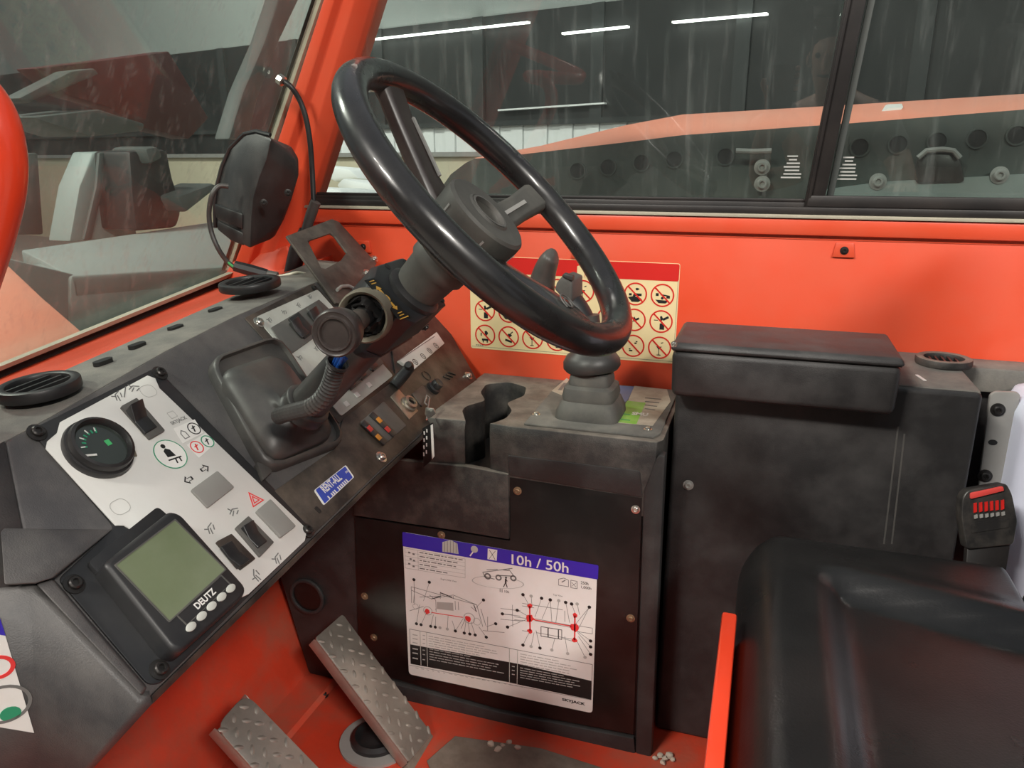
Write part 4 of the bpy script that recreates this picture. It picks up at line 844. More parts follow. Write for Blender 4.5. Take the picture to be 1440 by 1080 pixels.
leaders([((152, 345), (155, 470)), ((230, 355), (200, 450)), ((504, 445), (460, 490)), ((165, 565), (180, 470)), ((188, 570), (215, 510)), ((237, 578), (250, 520)), ((260, 582), (262, 530)), ((362, 602), (345, 550)), ((362, 602), (400, 540)), ((407, 612), (415, 550)), ((435, 617), (425, 550)), ((462, 622), (440, 555)), ((518, 633), (480, 580)), ((566, 565), (520, 580)), ((321, 592), (325, 520))])
leaders([((704, 418), (740, 480)), ((798, 436), (765, 530)), ((842, 444), (800, 540)), ((842, 444), (850, 555)), ((920, 457), (940, 560)), ((950, 465), (970, 520)), ((1040, 481), (985, 590)), ((1040, 481), (960, 580)), ((675, 497), (735, 530)), ((600, 515), (650, 520)), ((626, 582), (730, 540)), ((704, 673), (740, 600)), ((790, 688), (770, 600)), ((850, 695), (865, 640)), ((930, 715), (915, 630)), ((1046, 652), (975, 600)), ((1046, 682), (980, 610)), ((1046, 720), (985, 630)), ((885, 450), (870, 560)), ((745, 425), (750, 480)), ((978, 465), (990, 520)), ((745, 680), (760, 610)), ((1018, 735), (970, 640))])
dots = [(152, 342), (230, 355), (504, 445), (165, 565), (188, 570), (237, 578), (260, 582), (362, 602), (407, 612), (435, 617), (462, 622), (518, 633), (566, 565), (704, 418), (798, 436), (842, 444), (920, 457), (950, 465), (1040, 481), (675, 497), (600, 515), (626, 582), (704, 673), (790, 688), (1046, 652), (1046, 682), (1046, 720)]
dm = lmesh('callout_dot', MB().lathe((0, 0, 0), (0, 0, 1), [(1, 0), (1, 0.1)], 16), 'ink')
for x, y in dots: inst('callout_dot', dm, CF.mat(*Q(x, y), h1+0.0003, 0, 0.0029), sdx)
dm = lmesh('pale_callout_dot', MB().lathe((0, 0, 0), (0, 0, 1), [(1, 0), (1, 0.1)], 16), 'paleink')
for x, y in ((745, 425), (885, 448), (978, 465), (745, 680), (850, 698), (930, 716), (1018, 735), (321, 592), (284, 585)): inst('pale_callout_dot', dm, CF.mat(*Q(x, y), h1+0.0003, 0, 0.0028), sdx)
# top view drawing
many('top_view_drawing', CF, [sl(a, b_, 0.0007) for a, b_ in (((700, 462), (905, 495)), ((700, 475), (760, 485)), ((590, 488), (690, 500)), ((590, 515), (690, 527)), ((590, 542), (690, 552)), ((650, 470), (652, 580)), ((915, 500), (916, 555)), ((765, 540), (950, 575)), ((765, 550), (950, 585)), ((980, 575), (1055, 588)), ((980, 605), (1055, 617)), ((1055, 588), (1055, 617)), ((770, 610), (960, 645)), ((700, 600), (740, 607)), ((905, 640), (960, 655)), ((660, 530), (730, 540)), ((660, 545), (730, 552)))], h1, h2, 'greyink', sdx)
fr_ = []
for x0, x1 in ((795, 830), (832, 882), (884, 900)):
    y0 = 580+(x0-795)*0.16; y1 = 580+(x1-795)*0.16; fr_ += [sl((x0, y0), (x1, y1), 0.001), sl((x0, y0+48), (x1, y1+48), 0.001), sl((x0, y0), (x0, y0+48), 0.001), sl((x1, y1), (x1, y1+48), 0.001)]
many('engine_drawing', CF, fr_, h1, h2, 'ink', sdx)
def blob(c, s, seed):
    rnd = random.Random(seed); c = Q(*c)
    return [(c[0]+s*(0.6+0.5*rnd.random())*cos(2*pi*k/11), c[1]+s*(0.6+0.5*rnd.random())*sin(2*pi*k/11)) for k in range(11)]
for P_ in [blob((740, 475), 0.005, 1), blob((740, 538), 0.008, 2), blob((740, 602), 0.005, 3), blob((968, 523), 0.005, 4), blob((964, 585), 0.008, 5), blob((965, 648), 0.005, 6), blob((218, 502), 0.006, 7), blob((426, 540), 0.007, 8), sl((738, 475), (740, 602), 0.0022), sl((967, 523), (965, 648), 0.0022), sl((760, 545), (950, 578), 0.0013), sl((240, 508), (400, 533), 0.0011)]: ext('axle_mark', CF, P_, h1, h2b, 'hotred', sdx)
# walking figure and small machine
many('figure_drawing', CF, [sl((617, 338), (616, 358), 0.0028), sl((616, 356), (605, 380), 0.0014), sl((616, 356), (624, 382), 0.0014), circ(Q(618, 332), 0.0018, 10), sl((612, 342), (626, 350), 0.001)], h1, h2, 'ink', sdx)
mv = [sl((500, 305), (650, 285), 0.0012), sl((500, 305), (512, 330), 0.001), sl((600, 292), (632, 296), 0.0014), sl((520, 292), (575, 290), 0.001), sl((570, 320), (660, 325), 0.0014), sl((505, 325), (560, 340), 0.0012), sl((632, 290), (655, 320), 0.001)]
many('small_machine_drawing', CF, mv, h1, h2, 'greyink', sdx)
for c_, r in (((525, 325), 0.0060), ((580, 332), 0.0055), ((655, 335), 0.0055)):
    c = Q(*c_); MB().ring(CF, circ(c, r, 16), circ(c, r*0.55, 16), h1, h2).build('tyre_drawing', 'greyink', sdx)
pth = [Q(445+132*(1-cos(t)), 345+ 30*sin(t)+22*(1-cos(t))/2) for t in [2*pi*i/28 for i in range(28)]]
MB().ring(CF, pth, shr(pth, 0.965, mids(*pth)), h1, h2).build('walk_path', 'paleink', sdx)
text('walk_lettering', CF, '10h', Q(622, 403), 0.008, 'greyink', sdx, h2, bold=0.02)
many('walk_symbol', CF, [sl((588, 388), (588, 405), 0.0012), sl((598, 390), (598, 407), 0.0012)], h1, h2, 'greyink', sdx)
text('interval_lettering', CF, '250h', Q(1016, 360), 0.0125, 'greyink', sdx, h2, 0, 0.0055, bold=0.02)
text('interval_lettering', CF, '1,000h', Q(1024, 384), 0.0165, 'greyink', sdx, h2, 0, 0.0055, bold=0.02)
many('interval_symbol', CF, [sl((884, 340), (884, 370), .0008), sl((884, 340), (910, 334), .0008), sl((910, 334), (934, 345), .0008), sl((934, 345), (934, 378), .0008), sl((884, 370), (934, 378), .0008), sl((900, 355), (918, 345), .0016), sl((946, 345), (978, 351), .0008), sl((946, 345), (946, 383), .0008), sl((978, 351), (978, 388), .0008), sl((946, 383), (978, 388), .0008), sl((950, 355), (972, 380), .0006), sl((974, 358), (950, 376), .0006)], h1, h2, 'greyink', sdx)
text('view_lettering', CF, 'Engine Side View', Q(328, 346), 0.029, 'greyink', sdx, h2, 0, 0.0042)
text('view_lettering', CF, 'Top View', Q(880, 423), 0.016, 'greyink', sdx, h2, 0, 0.0042)
# tables
many('table_black_field', CF, [[Q(133, 670), Q(634, 760), Q(634, 862), Q(136, 768)], [Q(677, 768), Q(1050, 855), Q(1048, 950), Q(675, 872)], [Q(636, 760), Q(675, 768), Q(674, 871), Q(636, 863)]], h1, h2, 'ink', sdx)
many('table_rule', CF, [sl((130, 592), (640, 690), .0008), sl((130, 592), (136, 768), .0008), sl((636, 690), (1055, 772), .0008), sl((1055, 772), (1049, 950), .0008), sl((130, 775), (1049, 952), .0005)], h1, h2, 'greyink', sdx)
many('table_column', CF, [sl((183, 604), (188, 775), .0010), sl((216, 610), (221, 782), .0010), sl((636, 690), (635, 864), .0010), sl((677, 698), (674, 872), .0010)], h1, h2b, 'white2', sdx)
wl, bl_ = [], []
for i in range(5):
    for x0, x1, yb, lst in ((226, random.randint(470, 600), 628+i*12, wl), (690, random.randint(820, 1010), 718+i*13, wl), (230, random.randint(430, 620), 692+i*13, bl_), (690, random.randint(850, 990), 788+i*12, bl_)):
        x = x0
        while x < x1:
            L = random.randint(14, 40); y = yb+(x-x0)*0.19; lst.append(sl((x, y), (x+L, y+L*0.19), 0.0013)); x += L+5
for y in (620, 640, 660): wl.append(sl((145, y), (170, y+5), 0.0018)); wl.append(sl((196, y+4), (208, y+6), 0.0016))
for y in (690, 712, 738): bl_.append(sl((145, y), (172, y+5), 0.0024)); bl_.append(sl((196, y+8), (208, y+10), 0.0016))
for y in (780, 800, 820): bl_.append(sl((648, y), (662, y+3), 0.0016))
for i in range(24): x = 160+i*28; wl.append(sl((x, 800+(x-160)*0.18-12), (x+random.randint(8, 22), 800+(x-145)*0.18-12), 0.0012))
many('table_print', CF, wl, h1, h2, 'paleink', sdx); many('table_reverse_print', CF, bl_, h2, h2b, 'paleink', sdx)
text('maker_lettering', CF, 'SKYJACK', Q(960, 962), 0.040, 'ink', sdx, h2, 0.0, 0.0068, bold=0.04)

# ================================================================== WALL SIGN
ws = thing('prohibition_sign', (-0.335, 1.349, 1.25), 'cream prohibition sign with rows of red barred circles on red wall', 'sign')
sx0, sx1, sz0, sz1 = -0.527, -0.139, 1.2525, 1.4305
ext('sheet', WF, rrect(sx0, sx1, sz0, sz1, 0.004), 0.0, 0.0008, 'cream', ws)
ext('red_band', WF, rrect(sx0+0.001, sx1-0.001, 1.3995, sz1-0.001, 0.003), 0.0008, 0.0012, 'redprint', ws)
many('sign_border', WF, [line((sx0+0.002, sz0+0.004), (sx1-0.002, sz0+0.004), 0.0006), line((sx1-0.002, sz0+0.004), (sx1-0.002, sz1-0.004), 0.0006)], 0.0008, 0.0011, 'greyink', ws)
uB = WF.q(823, 380); 
many('book_symbol', WF, [[(uB[0]-0.0145, uB[1]-0.011), (uB[0]-0.0005, uB[1]-0.013), (uB[0]-0.0005, uB[1]+0.011), (uB[0]-0.0145, uB[1]+0.007)], [(uB[0]+0.0005, uB[1]-0.013), (uB[0]+0.0145, uB[1]-0.011), (uB[0]+0.0145, uB[1]+0.007), (uB[0]+0.0005, uB[1]+0.011)]], 0.0012, 0.0015, 'cream', ws)
ringm = MB(); FI = Frame((0, 0, 0), (1, 0, 0), (0, 1, 0)); ringm.ring(FI, circ((0, 0), 0.0205, 32), circ((0, 0), 0.0180, 32), 0, 0.0005); ringm = lmesh('prohibition_circle', ringm, 'redprint')
slashm = lmesh('slash', MB().ext(FI, line((-0.0135, 0.0135), (0.0135, -0.0135), 0.0026), 0, 0.0007), 'redprint')
def blobp(c, rx, ry, n=10, s=0): return [(c[0]+rx*cos(2*pi*k/n)*(0.8+0.2*cos(3*k+s)), c[1]+ry*sin(2*pi*k/n)*(0.85+0.15*sin(2*k+s))) for k in range(n)]
PIC = [
 [[(-.013, -.006), (-.004, -.004), (.008, -.006), (.012, -.009), (.006, -.014), (-.006, -.014)], rect((-.009, -.001), .005, .004), rect((.004, -.001), .014, .0045), circ((-.002, -.003), .0025, 8), blobp((.003, .009), .004, .0025)],
 [rect((-.009, .001), .005, .005), rect((.005, .0), .016, .0022, -0.15), rect((.010, -.003), .006, .004), [(-.012, -.008), (.012, -.009), (.006, -.014), (-.006, -.014)], circ((.0, -.005), .0025, 8)],
 [rect((.004, .001), .010, .0035, .5), [(-.001, -.004), (.003, .001), (.0, .006), (-.003, .002)], rect((-.008, -.003), .012, .0014), rect((-.008, .003), .010, .0014)],
 [rect((.008, .006), .011, .004, .5), [(-.001, .0), (.004, .004), (.001, .010), (-.002, .009)], rect((.002, -.009), .008, .011), rect((-.009, .002), .007, .0012)],
 [rect((-.004, -.009), .006, .0025), rect((.004, .005), .004, .0025), rect((.006, .008), .003, .002), rect((-.006, -.006), .003, .002)],
 [[(-.006, .002), (.004, .002), (-.001, -.004)], rect((-.001, -.008), .0012, .010), rect((-.001, -.0135), .007, .0014), rect((.004, .009), .004, .0015, .4)],
 [rect((.0, -.009), .013, .004), rect((-.004, -.012), .002, .005), rect((.004, -.012), .002, .005), blobp((.002, .004), .004, .006), rect((-.008, .001), .002, .006)],
 [rect((.0, -.008), .014, .004, -.3), blobp((.002, .003), .005, .004), rect((.006, .008), .006, .002, .7)],
]
picm = []
for i, P in enumerate(PIC):
    b = MB()
    for p in P: b.ext(FI, p, 0, 0.0003)
    picm.append(lmesh('pictogram', b, 'ink'))
pk = [[6, 7, 2, 4, 5, 7, 0, 1], [3, 0, 6, 1, 7, 4, 2, 3], [6, 7, 5, 3, 0, 2, 4, 5]]
for r_, zz in enumerate((1.374, 1.3275, 1.280)):
    for c_ in range(8):
        u = -0.1665-0.0473*(7-c_)
        m_ = WF.mat(u, zz, 0.0008); o = inst('prohibition_circle', ringm, m_, ws)
        inst('pictogram', picm[pk[r_][c_]], WF.mat(u, zz, 0.0009), o); inst('slash', slashm, WF.mat(u, zz, 0.0008), o)
many('part_number_print', WF, [rect((-0.515+0.004*i, 1.2595), 0.003, 0.002) for i in range(4)], 0.0008, 0.0011, 'greyink', ws)

# ================================================================== REAR CONSOLE, BOX, RIGHT CORNER
rc = thing('rear_console', (0.085, 1.24, FLZ), 'tall black moulded console panel beside the seat', 'console')
RX0, RX1, RY = -0.112, 0.292, 1.126
MB().box(RX0, RX1, RY, 1.348, FLZ, 1.302).build('body', 'black', rc, 0.008, 3)
MB().box(RX1-0.105, RX1-0.002, RY+0.006, 1.346, 1.296, 1.3035).build('dusty_top', 'ledge', rc, 0.003)
RF = Frame((0, RY, 0), (1, 0, 0), (0, 0, 1))
bolt(RF, *RF.q(968, 682), 0.0052, 'strap', rc, 0.0)
for a_, b_ in (((1263, 600), (1243, 765)), ((1272, 610), (1254, 765))):
    tag(ext('scratch', RF, line(RF.q(*a_), RF.q(*b_), 0.0022), 0.0, 0.0003, 'bezel', rc), 'pale vertical scratch')
p = PZ(1326, 512, 1.304); VF = Frame((p.x, p.y, 1.3035), (1, 0, 0), (0, 1, 0))
hd = MB().ring(VF, circ((0, 0), 0.039, 36), circ((0, 0), 0.027, 36), 0.0, 0.012).build('cup_ring', 'blackdirty', rc, 0.003)
ext('ring_well', VF, circ((0, 0), 0.0275, 28), 0.0, 0.002, 'ink', hd)
for k in range(5): ext('ring_vane', VF, rect((-0.018+0.009*k, 0), 0.003, 0.046*sqrt(1-((k-2)*0.36)**2)), 0.002, 0.008, 'rubber', hd)
a = VF.q(1297, 532, 0.0005); ext('worn_mark', VF, line(VF.q(1289, 527, .0005), VF.q(1301, 535, .0005), 0.004), 0.0, 0.0008, 'paper', rc)
sbx = thing('storage_box', (0.035, 1.16, 1.302), 'black lidded storage box on top of the rear console', 'box')
def bsec(z, i): return [(-0.116+i, 1.080+i, z), (0.183-i, 1.080+i, z), (0.183-i, 1.243-i, z), (-0.116+i, 1.243-i, z)]
MB().loft([bsec(1.272, 0.002), bsec(1.341, 0.0)]).build('tray', 'black', sbx, 0.010, 3)
MB().loft([bsec(1.3415, -0.0015), bsec(1.348, -0.001), bsec(1.3525, 0.004)]).build('lid', 'black', sbx, 0.003)
MB().loft([bsec(1.3405, 0.0015), bsec(1.3425, 0.0015)]).build('lid_seam', 'ink', sbx)
BF_ = Frame((0, 1.08, 0), (1, 0, 0), (0, 0, 1)); bolt(BF_, *BF_.q(948, 484), 0.003, 'chrome', sbx, 0.0, 'hinge_screw')
# dusty ledge along the wall and dark panel behind the tank
wl_ = MB().box(RX1+0.004, 0.82, 1.285, 1.349, 1.262, 1.300).build('wall_ledge', 'ledge', None, 0.004)
tag(wl_, 'dusty ledge along the red wall above the white tank', 'ledge')
o = MB().box(RX1+0.004, 0.82, 1.305, 1.349, FLZ, 1.262).build('trim_3', 'black', None); struct(o)
br = thing('tank_bracket', (0.335, 1.21, 1.09), 'grey upright bracket strip with black bolts beside white tank', 'bracket')
BR = Frame((0, 1.2, 0), (1, 0, 0), (0, 0, 1))
ext('strip', BR, roundpoly(BR.qs([(1372, 720), (1392, 556), (1400, 551), (1436, 552), (1428, 600), (1408, 720)]), 0.008), -0.008, 0, 'strap', br, 0.002)
for (x, y) in ((1403, 576), (1385, 669)): bolt(BR, *BR.q(x, y), 0.0062, 'darkbolt', br, 0.0)
ext('bolt_hole', BR, [(BR.q(1396, 622)[0]+a, BR.q(1396, 622)[1]+b_) for a, b_ in circ((0, 0), 0.006, 16, .7)], 0.0, 0.0006, 'ink', br)
tk = thing('fluid_tank', (0.45, 1.2, 0.95), 'milky white plastic fluid tank at right edge behind the seat', 'tank')
def tsec(z, i): return rrect(0.352+i, 0.60-i, 1.13+i, 1.28-i, 0.03)
MB().loft([[(x, y, z) for x, y in tsec(z, i)] for z, i in ((0.95, 0.0), (1.26, 0.0), (1.285, 0.008), (1.295, 0.025))]).build('tank_body', 'tank', tk, smooth=60)
MB().lathe((0.50, 1.2, 1.29), (0, 0, 1), [(0.03, 0), (0.03, 0.03), (0.026, 0.034)], 24).build('filler_cap', 'ink', tk)
# seat-belt buckle
bu = thing('belt_buckle', PY(1390, 780, 1.06), 'black seat-belt buckle with red release button beside the seat', 'buckle')
BK = Frame(PY(1390, 730, 1.055), (1, 0.12, 0), (0.10, 0.30, 1))
ext('body', BK, roundpoly(BK.qs([(1350, 694), (1356, 684), (1408, 680), (1418, 697), (1431, 738), (1430, 772), (1366, 772), (1352, 722)]), 0.005), -0.022, 0.0, 'buckle', bu, 0.004, seg=3)
ext('release_button', BK, roundpoly(BK.qs([(1359, 688), (1402, 683), (1405, 690), (1360, 697)]), 0.002), 0.0, 0.003, 'buckred', bu, 0.001)
for k in range(6):
    x = 1366+k*7.4; ext('button_rib', BK, BK.qs([(x, 704), (x+4, 703.5), (x+6, 717), (x+2, 718)]), 0.0, 0.002, 'redprint', bu)
    ext('grip_tooth', BK, BK.qs([(x+3, 722), (x+7, 721), (x+8, 726), (x+4, 727)]), 0.0, 0.0025, 'strap', bu)
ext('stamped_plate', BK, roundpoly(BK.qs([(1366, 734), (1418, 732), (1420, 745), (1368, 748)]), 0.002), 0.0, 0.001, 'buckle', bu)
ext('stalk', BK, BK.qs([(1368, 770), (1428, 770), (1426, 900), (1376, 900)]), -0.016, -0.004, 'frame', bu, 0.002)

# ================================================================== SEAT
se = thing('driver_seat', (0.17, 0.72, FLZ), 'black vinyl driver seat with raised bolsters', 'seat')
def sstep(a, b_, x): t = max(0, min(1, (x-a)/(b_-a))); return t*t*(3-2*t)
def cushion(x0, x1, y0, y1, zt, z0, nx, ny, bol=True, rf=0.055, rb=0.014):
    rows = []
    for j in range(ny+1):
        row = []
        for i in range(nx+1):
            # square to rounded rectangle
            fx, fy = i/nx, j/ny
            x = x0+(x1-x0)*(0.5-0.5*cos(pi*fx)) if bol else x0+(x1-x0)*fx; y = y0+(y1-y0)*(0.5-0.5*cos(pi*fy))
            dy = min(y-y0, y1-y); r = 0.055
            ex = max(0, 1-(x-x0)/rf, 1-(x1-x)/rb); ey = max(0, 1-dy/r); e = min(1, sqrt(ex*ex+ey*ey))
            z = zt-(1-sqrt(max(0, 1-e*e)))*0.07
            if bol:
                bw = 0.10+0.25*(x-x0); inner = sstep(0.085, 0.125, x-x0)*sstep(bw-0.015, bw+0.02, y1-y)*sstep(0.07, 0.15, y-y0)
                z -= 0.022*inner
                # raised lip of the side bolster
                z += 0.004*sstep(bw-0.06, bw-0.02, y1-y)*(1-sstep(bw-0.015, bw+0.015, y1-y))*sstep(0.06, 0.12, x-x0)-0.003*sstep(0.03, 0.05, y1-y)*(1-sstep(bw-0.06, bw-0.03, y1-y))*sstep(0.08, 0.14, x-x0)
            # pull corners in
            sx = (x-(x0+x1)/2); sy = (y-(y0+y1)/2)
            ax = max(0, -sx)/((x1-x0)/2); ay = abs(sy)/((y1-y0)/2); cn = max(0, ax-0.75)*max(0, ay-0.8)
            x -= sx*cn*1.5; y -= sy*cn*1.2
            row.append((x, y, z))
        rows.append(row)
    V_ = [p for r in rows for p in r]; F_ = []
    for j in range(ny):
        for i in range(nx): a = j*(nx+1)+i; F_.append((a, a+1, a+nx+2, a+nx+1))
    bd = [i for i in range(nx+1)]+[j*(nx+1)+nx for j in range(1, ny+1)]+[ny*(nx+1)+i for i in range(nx-1, -1, -1)]+[j*(nx+1) for j in range(ny-1, 0, -1)]
    n0 = len(V_); V_ += [(V_[k][0], V_[k][1], z0) for k in bd]
    for k in range(len(bd)): F_.append((bd[(k+1) % len(bd)], bd[k], n0+k, n0+(k+1) % len(bd)))
    F_.append(tuple(range(n0, n0+len(bd))))
    return MB().add(V_, F_)
cushion(0.002, 0.318, 0.40, 1.012, 1.132, 0.99, 60, 70).build('seat_cushion', 'seat', se, smooth=50)
cushion(0.324, 0.50, 0.44, 1.006, 1.122, 0.99, 30, 50, False, 0.014, 0.03).build('rear_cushion', 'seat', se, smooth=50)
MB().box(0.46, 0.54, 0.45, 0.98, 1.08, 1.75).build('backrest', 'seat', se, 0.03, 4)
MB().box(0.02, 0.46, 0.46, 0.97, FLZ+0.06, 0.992).build('seat_base', 'black', se, 0.01)
MB().box(-0.012, 0.004, 0.36, 0.775, FLZ+0.01, 1.126).build('side_plate', 'redtube', se, 0.003)
MB().box(-0.02, 0.50, 0.40, 1.0, FLZ, FLZ+0.06).build('seat_rail', 'redworn', se, 0.003)

# ================================================================== PEDALS
PT = 0.70
PF = Frame((-0.55, 0.95, 0.70), (0, 1, 0), (-cos(PT), 0, sin(PT)))
def pedal(label, px, hh, rnd=0.006):
    t = thing('foot_pedal', PF.pt(*PF.q(*px[-1], hh), hh), label, 'pedal', 'foot pedals')
    P = roundpoly(PF.qs(px, hh), rnd, 6)
    ext('tread_plate', PF, P, hh-0.004, hh, 'alu', t, 0.0012)
    q = PF.qs(px, hh)
    # side flange
    for a_, b_ in ((0, -1), (1, 2)):
        A, B_ = q[a_], q[b_]; MB().prism([PF.pt(*A, hh-0.003), PF.pt(*B_, hh-0.003), PF.pt(*B_, hh-0.022), PF.pt(*A, hh-0.022)], [PF.pt(*tuple(Vector(A).lerp(Vector(mids(*q)), .04)), hh-0.003), PF.pt(*tuple(Vector(B_).lerp(Vector(mids(*q)), .04)), hh-0.003), PF.pt(*tuple(Vector(B_).lerp(Vector(mids(*q)), .04)), hh-0.022), PF.pt(*tuple(Vector(A).lerp(Vector(mids(*q)), .04)), hh-0.022)]).build('side_flange', 'alu', t, 0.001)
    # raised tread
    bmp = MB(); u0 = Vector(q[0]); eu_ = Vector(q[1])-u0; ev_ = Vector(q[-1])-u0; nu = max(3, int(eu_.length/0.021)); nv = int(ev_.length/0.0155)
    for j in range(nv):
        for i in range(nu):
            f = (i+0.5+(0.25 if j % 2 else -0.25))/nu; g = (j+0.7)/nv
            c = u0+eu_*f+ev_*g; ang_ = 0.8 if (i+j) % 2 else -0.8
            P_ = [(c.x+a*cos(ang_)-b_*sin(ang_), c.y+a*sin(ang_)+b_*cos(ang_)) for a, b_ in circ((0, 0), 0.0085, 8, 0.45)]
            P2 = shr(P_, 0.45, (c.x, c.y))
            bmp.loft([[PF.pt(*p, hh-0.0002) for p in P_], [PF.pt(*p, hh+0.0011) for p in P2]], (False, True))
    bmp.build('tread_pattern', 'alu', t)
    return t
pd = pedal('narrow tread-plate accelerator pedal leaning against the console', [(443, 897), (482, 863), (608, 1032), (575, 1072)], 0.03)
hg = PF.q(591, 1052, 0.03); MB().prism([PF.pt(hg[0]-0.04, hg[1]-0.035, 0.0), PF.pt(hg[0]+0.045, hg[1]-0.035, 0.0), PF.pt(hg[0]+0.045, hg[1]+0.004, 0.008), PF.pt(hg[0]-0.04, hg[1]+0.004, 0.008)], [PF.pt(hg[0]-0.04, hg[1]-0.035, 0.018), PF.pt(hg[0]+0.045, hg[1]-0.035, 0.018), PF.pt(hg[0]+0.045, hg[1]+0.004, 0.026), PF.pt(hg[0]-0.04, hg[1]+0.004, 0.026)]).build('pedal_hinge', 'mud', pd, 0.002)
p2 = pedal('wide tread-plate brake pedal at the bottom of the picture', [(303, 1022), (346, 974), (480, 1112), (438, 1172)], 0.055, 0.022)
rg = thing('pedal_boot', PZ(535, 1045, FLZ), 'black rubber pedal boot in a pale floor ring beneath accelerator', 'boot')
pc = PZ(530, 1040, FLZ+0.004)
MB().lathe((pc.x, pc.y, FLZ), (0, 0, 1), [(0.062, 0.0), (0.062, 0.005), (0.044, 0.006)], 32).build('floor_ring', 'strap', rg)
MB().lathe((pc.x, pc.y, FLZ), (0, 0, 1), [(0.044, 0.004), (0.043, 0.012), (0.036, 0.017), (0.030, 0.013), (0.020, 0.014), (0.012, 0.018)], 32).build('rubber_cone', 'rubber', rg)
mp_ = MB().prism([PZ(x, y, FLZ) for x, y in ((600, 1070), (640, 1035), (760, 1052), (880, 1090), (860, 1140), (620, 1120))], [PZ(x, y, FLZ+0.003) for x, y in ((600, 1070), (640, 1035), (760, 1052), (880, 1090), (860, 1140), (620, 1120))]).build('floor_mud_plate', 'mud', None, 0.001)
tag(mp_, 'mud-caked steel plate on the floor below the console', 'floor plate')
FF = Frame((0, 0, FLZ), (1, 0, 0), (0, 1, 0))
for (x, y) in ((455, 978),): bolt(FF, *FF.q(x, y), 0.006, 'darkbolt', floor, 0.0)
pebm = []
for k in range(3):
    rnd = random.Random(k+5); b = MB(); b.lathe((0, 0, 0), (0, 0, 1), [(0.003, 0), (0.0062, 0.002), (0.0058, 0.0055), (0.0025, 0.0075)], 7); b.v = [p+Vector((rnd.uniform(-1, 1), rnd.uniform(-1, 1), rnd.uniform(0, .5)))*0.0012 for p in b.v]
    pebm.append(lmesh('pebble', b, 'gravel'))
for k, (x, y) in enumerate(((707, 1050), (716, 1046), (728, 1054), (700, 1056), (921, 1068), (928, 1064), (935, 1069), (941, 1065), (946, 1070), (932, 1074), (1006, 1066), (690, 1049))):
    p = PZ(x, y, FLZ); o = inst('pebble', pebm[k % 3], Matrix.Translation((p.x, p.y, FLZ)) @ Matrix.Rotation(k*1.3, 4, 'Z') @ Matrix.Scale(0.7+0.3*((k*5) % 4)/3, 4))
    tag(o, 'pale pebble on the red floor at the muddy plate edge' if x < 800 else 'pale pebble heaped at the rear foot of joystick console' if x < 1000 else 'lone pebble beside the red seat plate', 'pebble', 'loose pebbles on the cab floor')

# ================================================================== LAMP, CABLES, GRAB HANDLE
wk = thing('lamp_housing', PY(350, 350, 1.18), 'black dusty lamp housing hanging at the foot of red pillar', 'lamp housing')
LY = 1.13
rows_ = [[(344, 190), (360, 186), (382, 194), (402, 207)], [(324, 209), (345, 205), (374, 226), (416, 225)], [(313, 235), (335, 240), (364, 250), (418, 248)], [(306, 262), (330, 270), (356, 278), (408, 282)], [(303, 288), (328, 296), (353, 306), (396, 312)], [(305, 322), (326, 338), (352, 350), (380, 338)]]
dy_ = (0.075, 0.026, 0.0, 0.085); RW = []
for r_ in rows_:
    f = [PY(x, y, LY+d) for (x, y), d in zip(r_, dy_)]; m_ = (f[0]+f[3])/2
    RW.append(f+[f[3].lerp(m_, 0.25)+Vector((0, 0.035, 0)), f[0].lerp(m_, 0.25)+Vector((0, 0.035, 0))])
o = MB().loft(RW).build('shell', 'black', wk, 0.005, 2, ang=30, smooth=35)
MB().tube([PY(x, y, LY+0.072) for x, y in ((303, 320), (302, 288), (305, 262), (312, 235), (323, 209), (343, 189), (360, 185), (380, 190))], 0.004, 8).build('shell_lip', 'rubber', wk)
hs = [PY(x, y, LY+0.020) for x, y in ((306, 286), (346, 300), (346, 322), (308, 306))]
MB().prism(hs, [p+Vector((0.002, -0.012, 0)) for p in hs]).build('clamp_band', 'rubber', wk, 0.003)
hs = [PY(x, y, LY+0.020) for x, y in ((309, 309), (346, 327), (346, 345), (327, 337), (309, 322))]
MB().prism(hs, [p+Vector((0.002, -0.010, 0)) for p in hs]).build('socket_block', 'rubber', wk, 0.003)
LF2 = Frame(PY(380, 290, LY+0.012), (0.8, 0.6, 0), (0, 0, 1))
for (x, y) in ((371, 285), (405, 271)): bolt(LF2, *LF2.q(x, y), 0.004, 'darkbolt', wk, 0.0, 'screw')
# cable of the lamp
lc_ = thing('lamp_cable', PY(315, 360, 1.12), 'black cable looping from lamp housing to grey connector', 'cable')
P = smoothpath([PY(x, y, yy) for x, y, yy in ((321, 262, 1.12), (308, 262, 1.11), (298, 275, 1.10), (294, 300, 1.10), (297, 325, 1.10), (306, 348, 1.10), (318, 366, 1.11), (332, 378, 1.12))], 6)
MB().tube(P, 0.0042, 10).build('sheath', 'boot', lc_)
MB().tube([PY(316, 364, 1.108), PY(324, 372, 1.112), PY(331, 377, 1.118)], 0.0022, 8).build('bare_wire', 'glowgreen', lc_)
MB().tube([PY(330, 374, 1.12), PY(352, 380, 1.13), PY(375, 386, 1.14)], [0.0095, 0.0105, 0.0095], 8).build('connector', 'housing', lc_, smooth=25)
MB().tube([PY(374, 386, 1.14), PY(390, 389, 1.145)], [0.0085, 0.0085], 8).build('connector_end', 'bezel', lc_, smooth=25)
MB().tube(smoothpath([PY(388, 389, 1.145), PY(405, 386, 1.15), PY(420, 383, 1.16), (PY(440, 388, 1.18))], 6), 0.0022, 8).build('loose_wire', 'whitewire', lc_)
ac = thing('aerial_cable', PY(435, 300, 1.29), 'thin black cable running down the red pillar from the glass', 'cable')
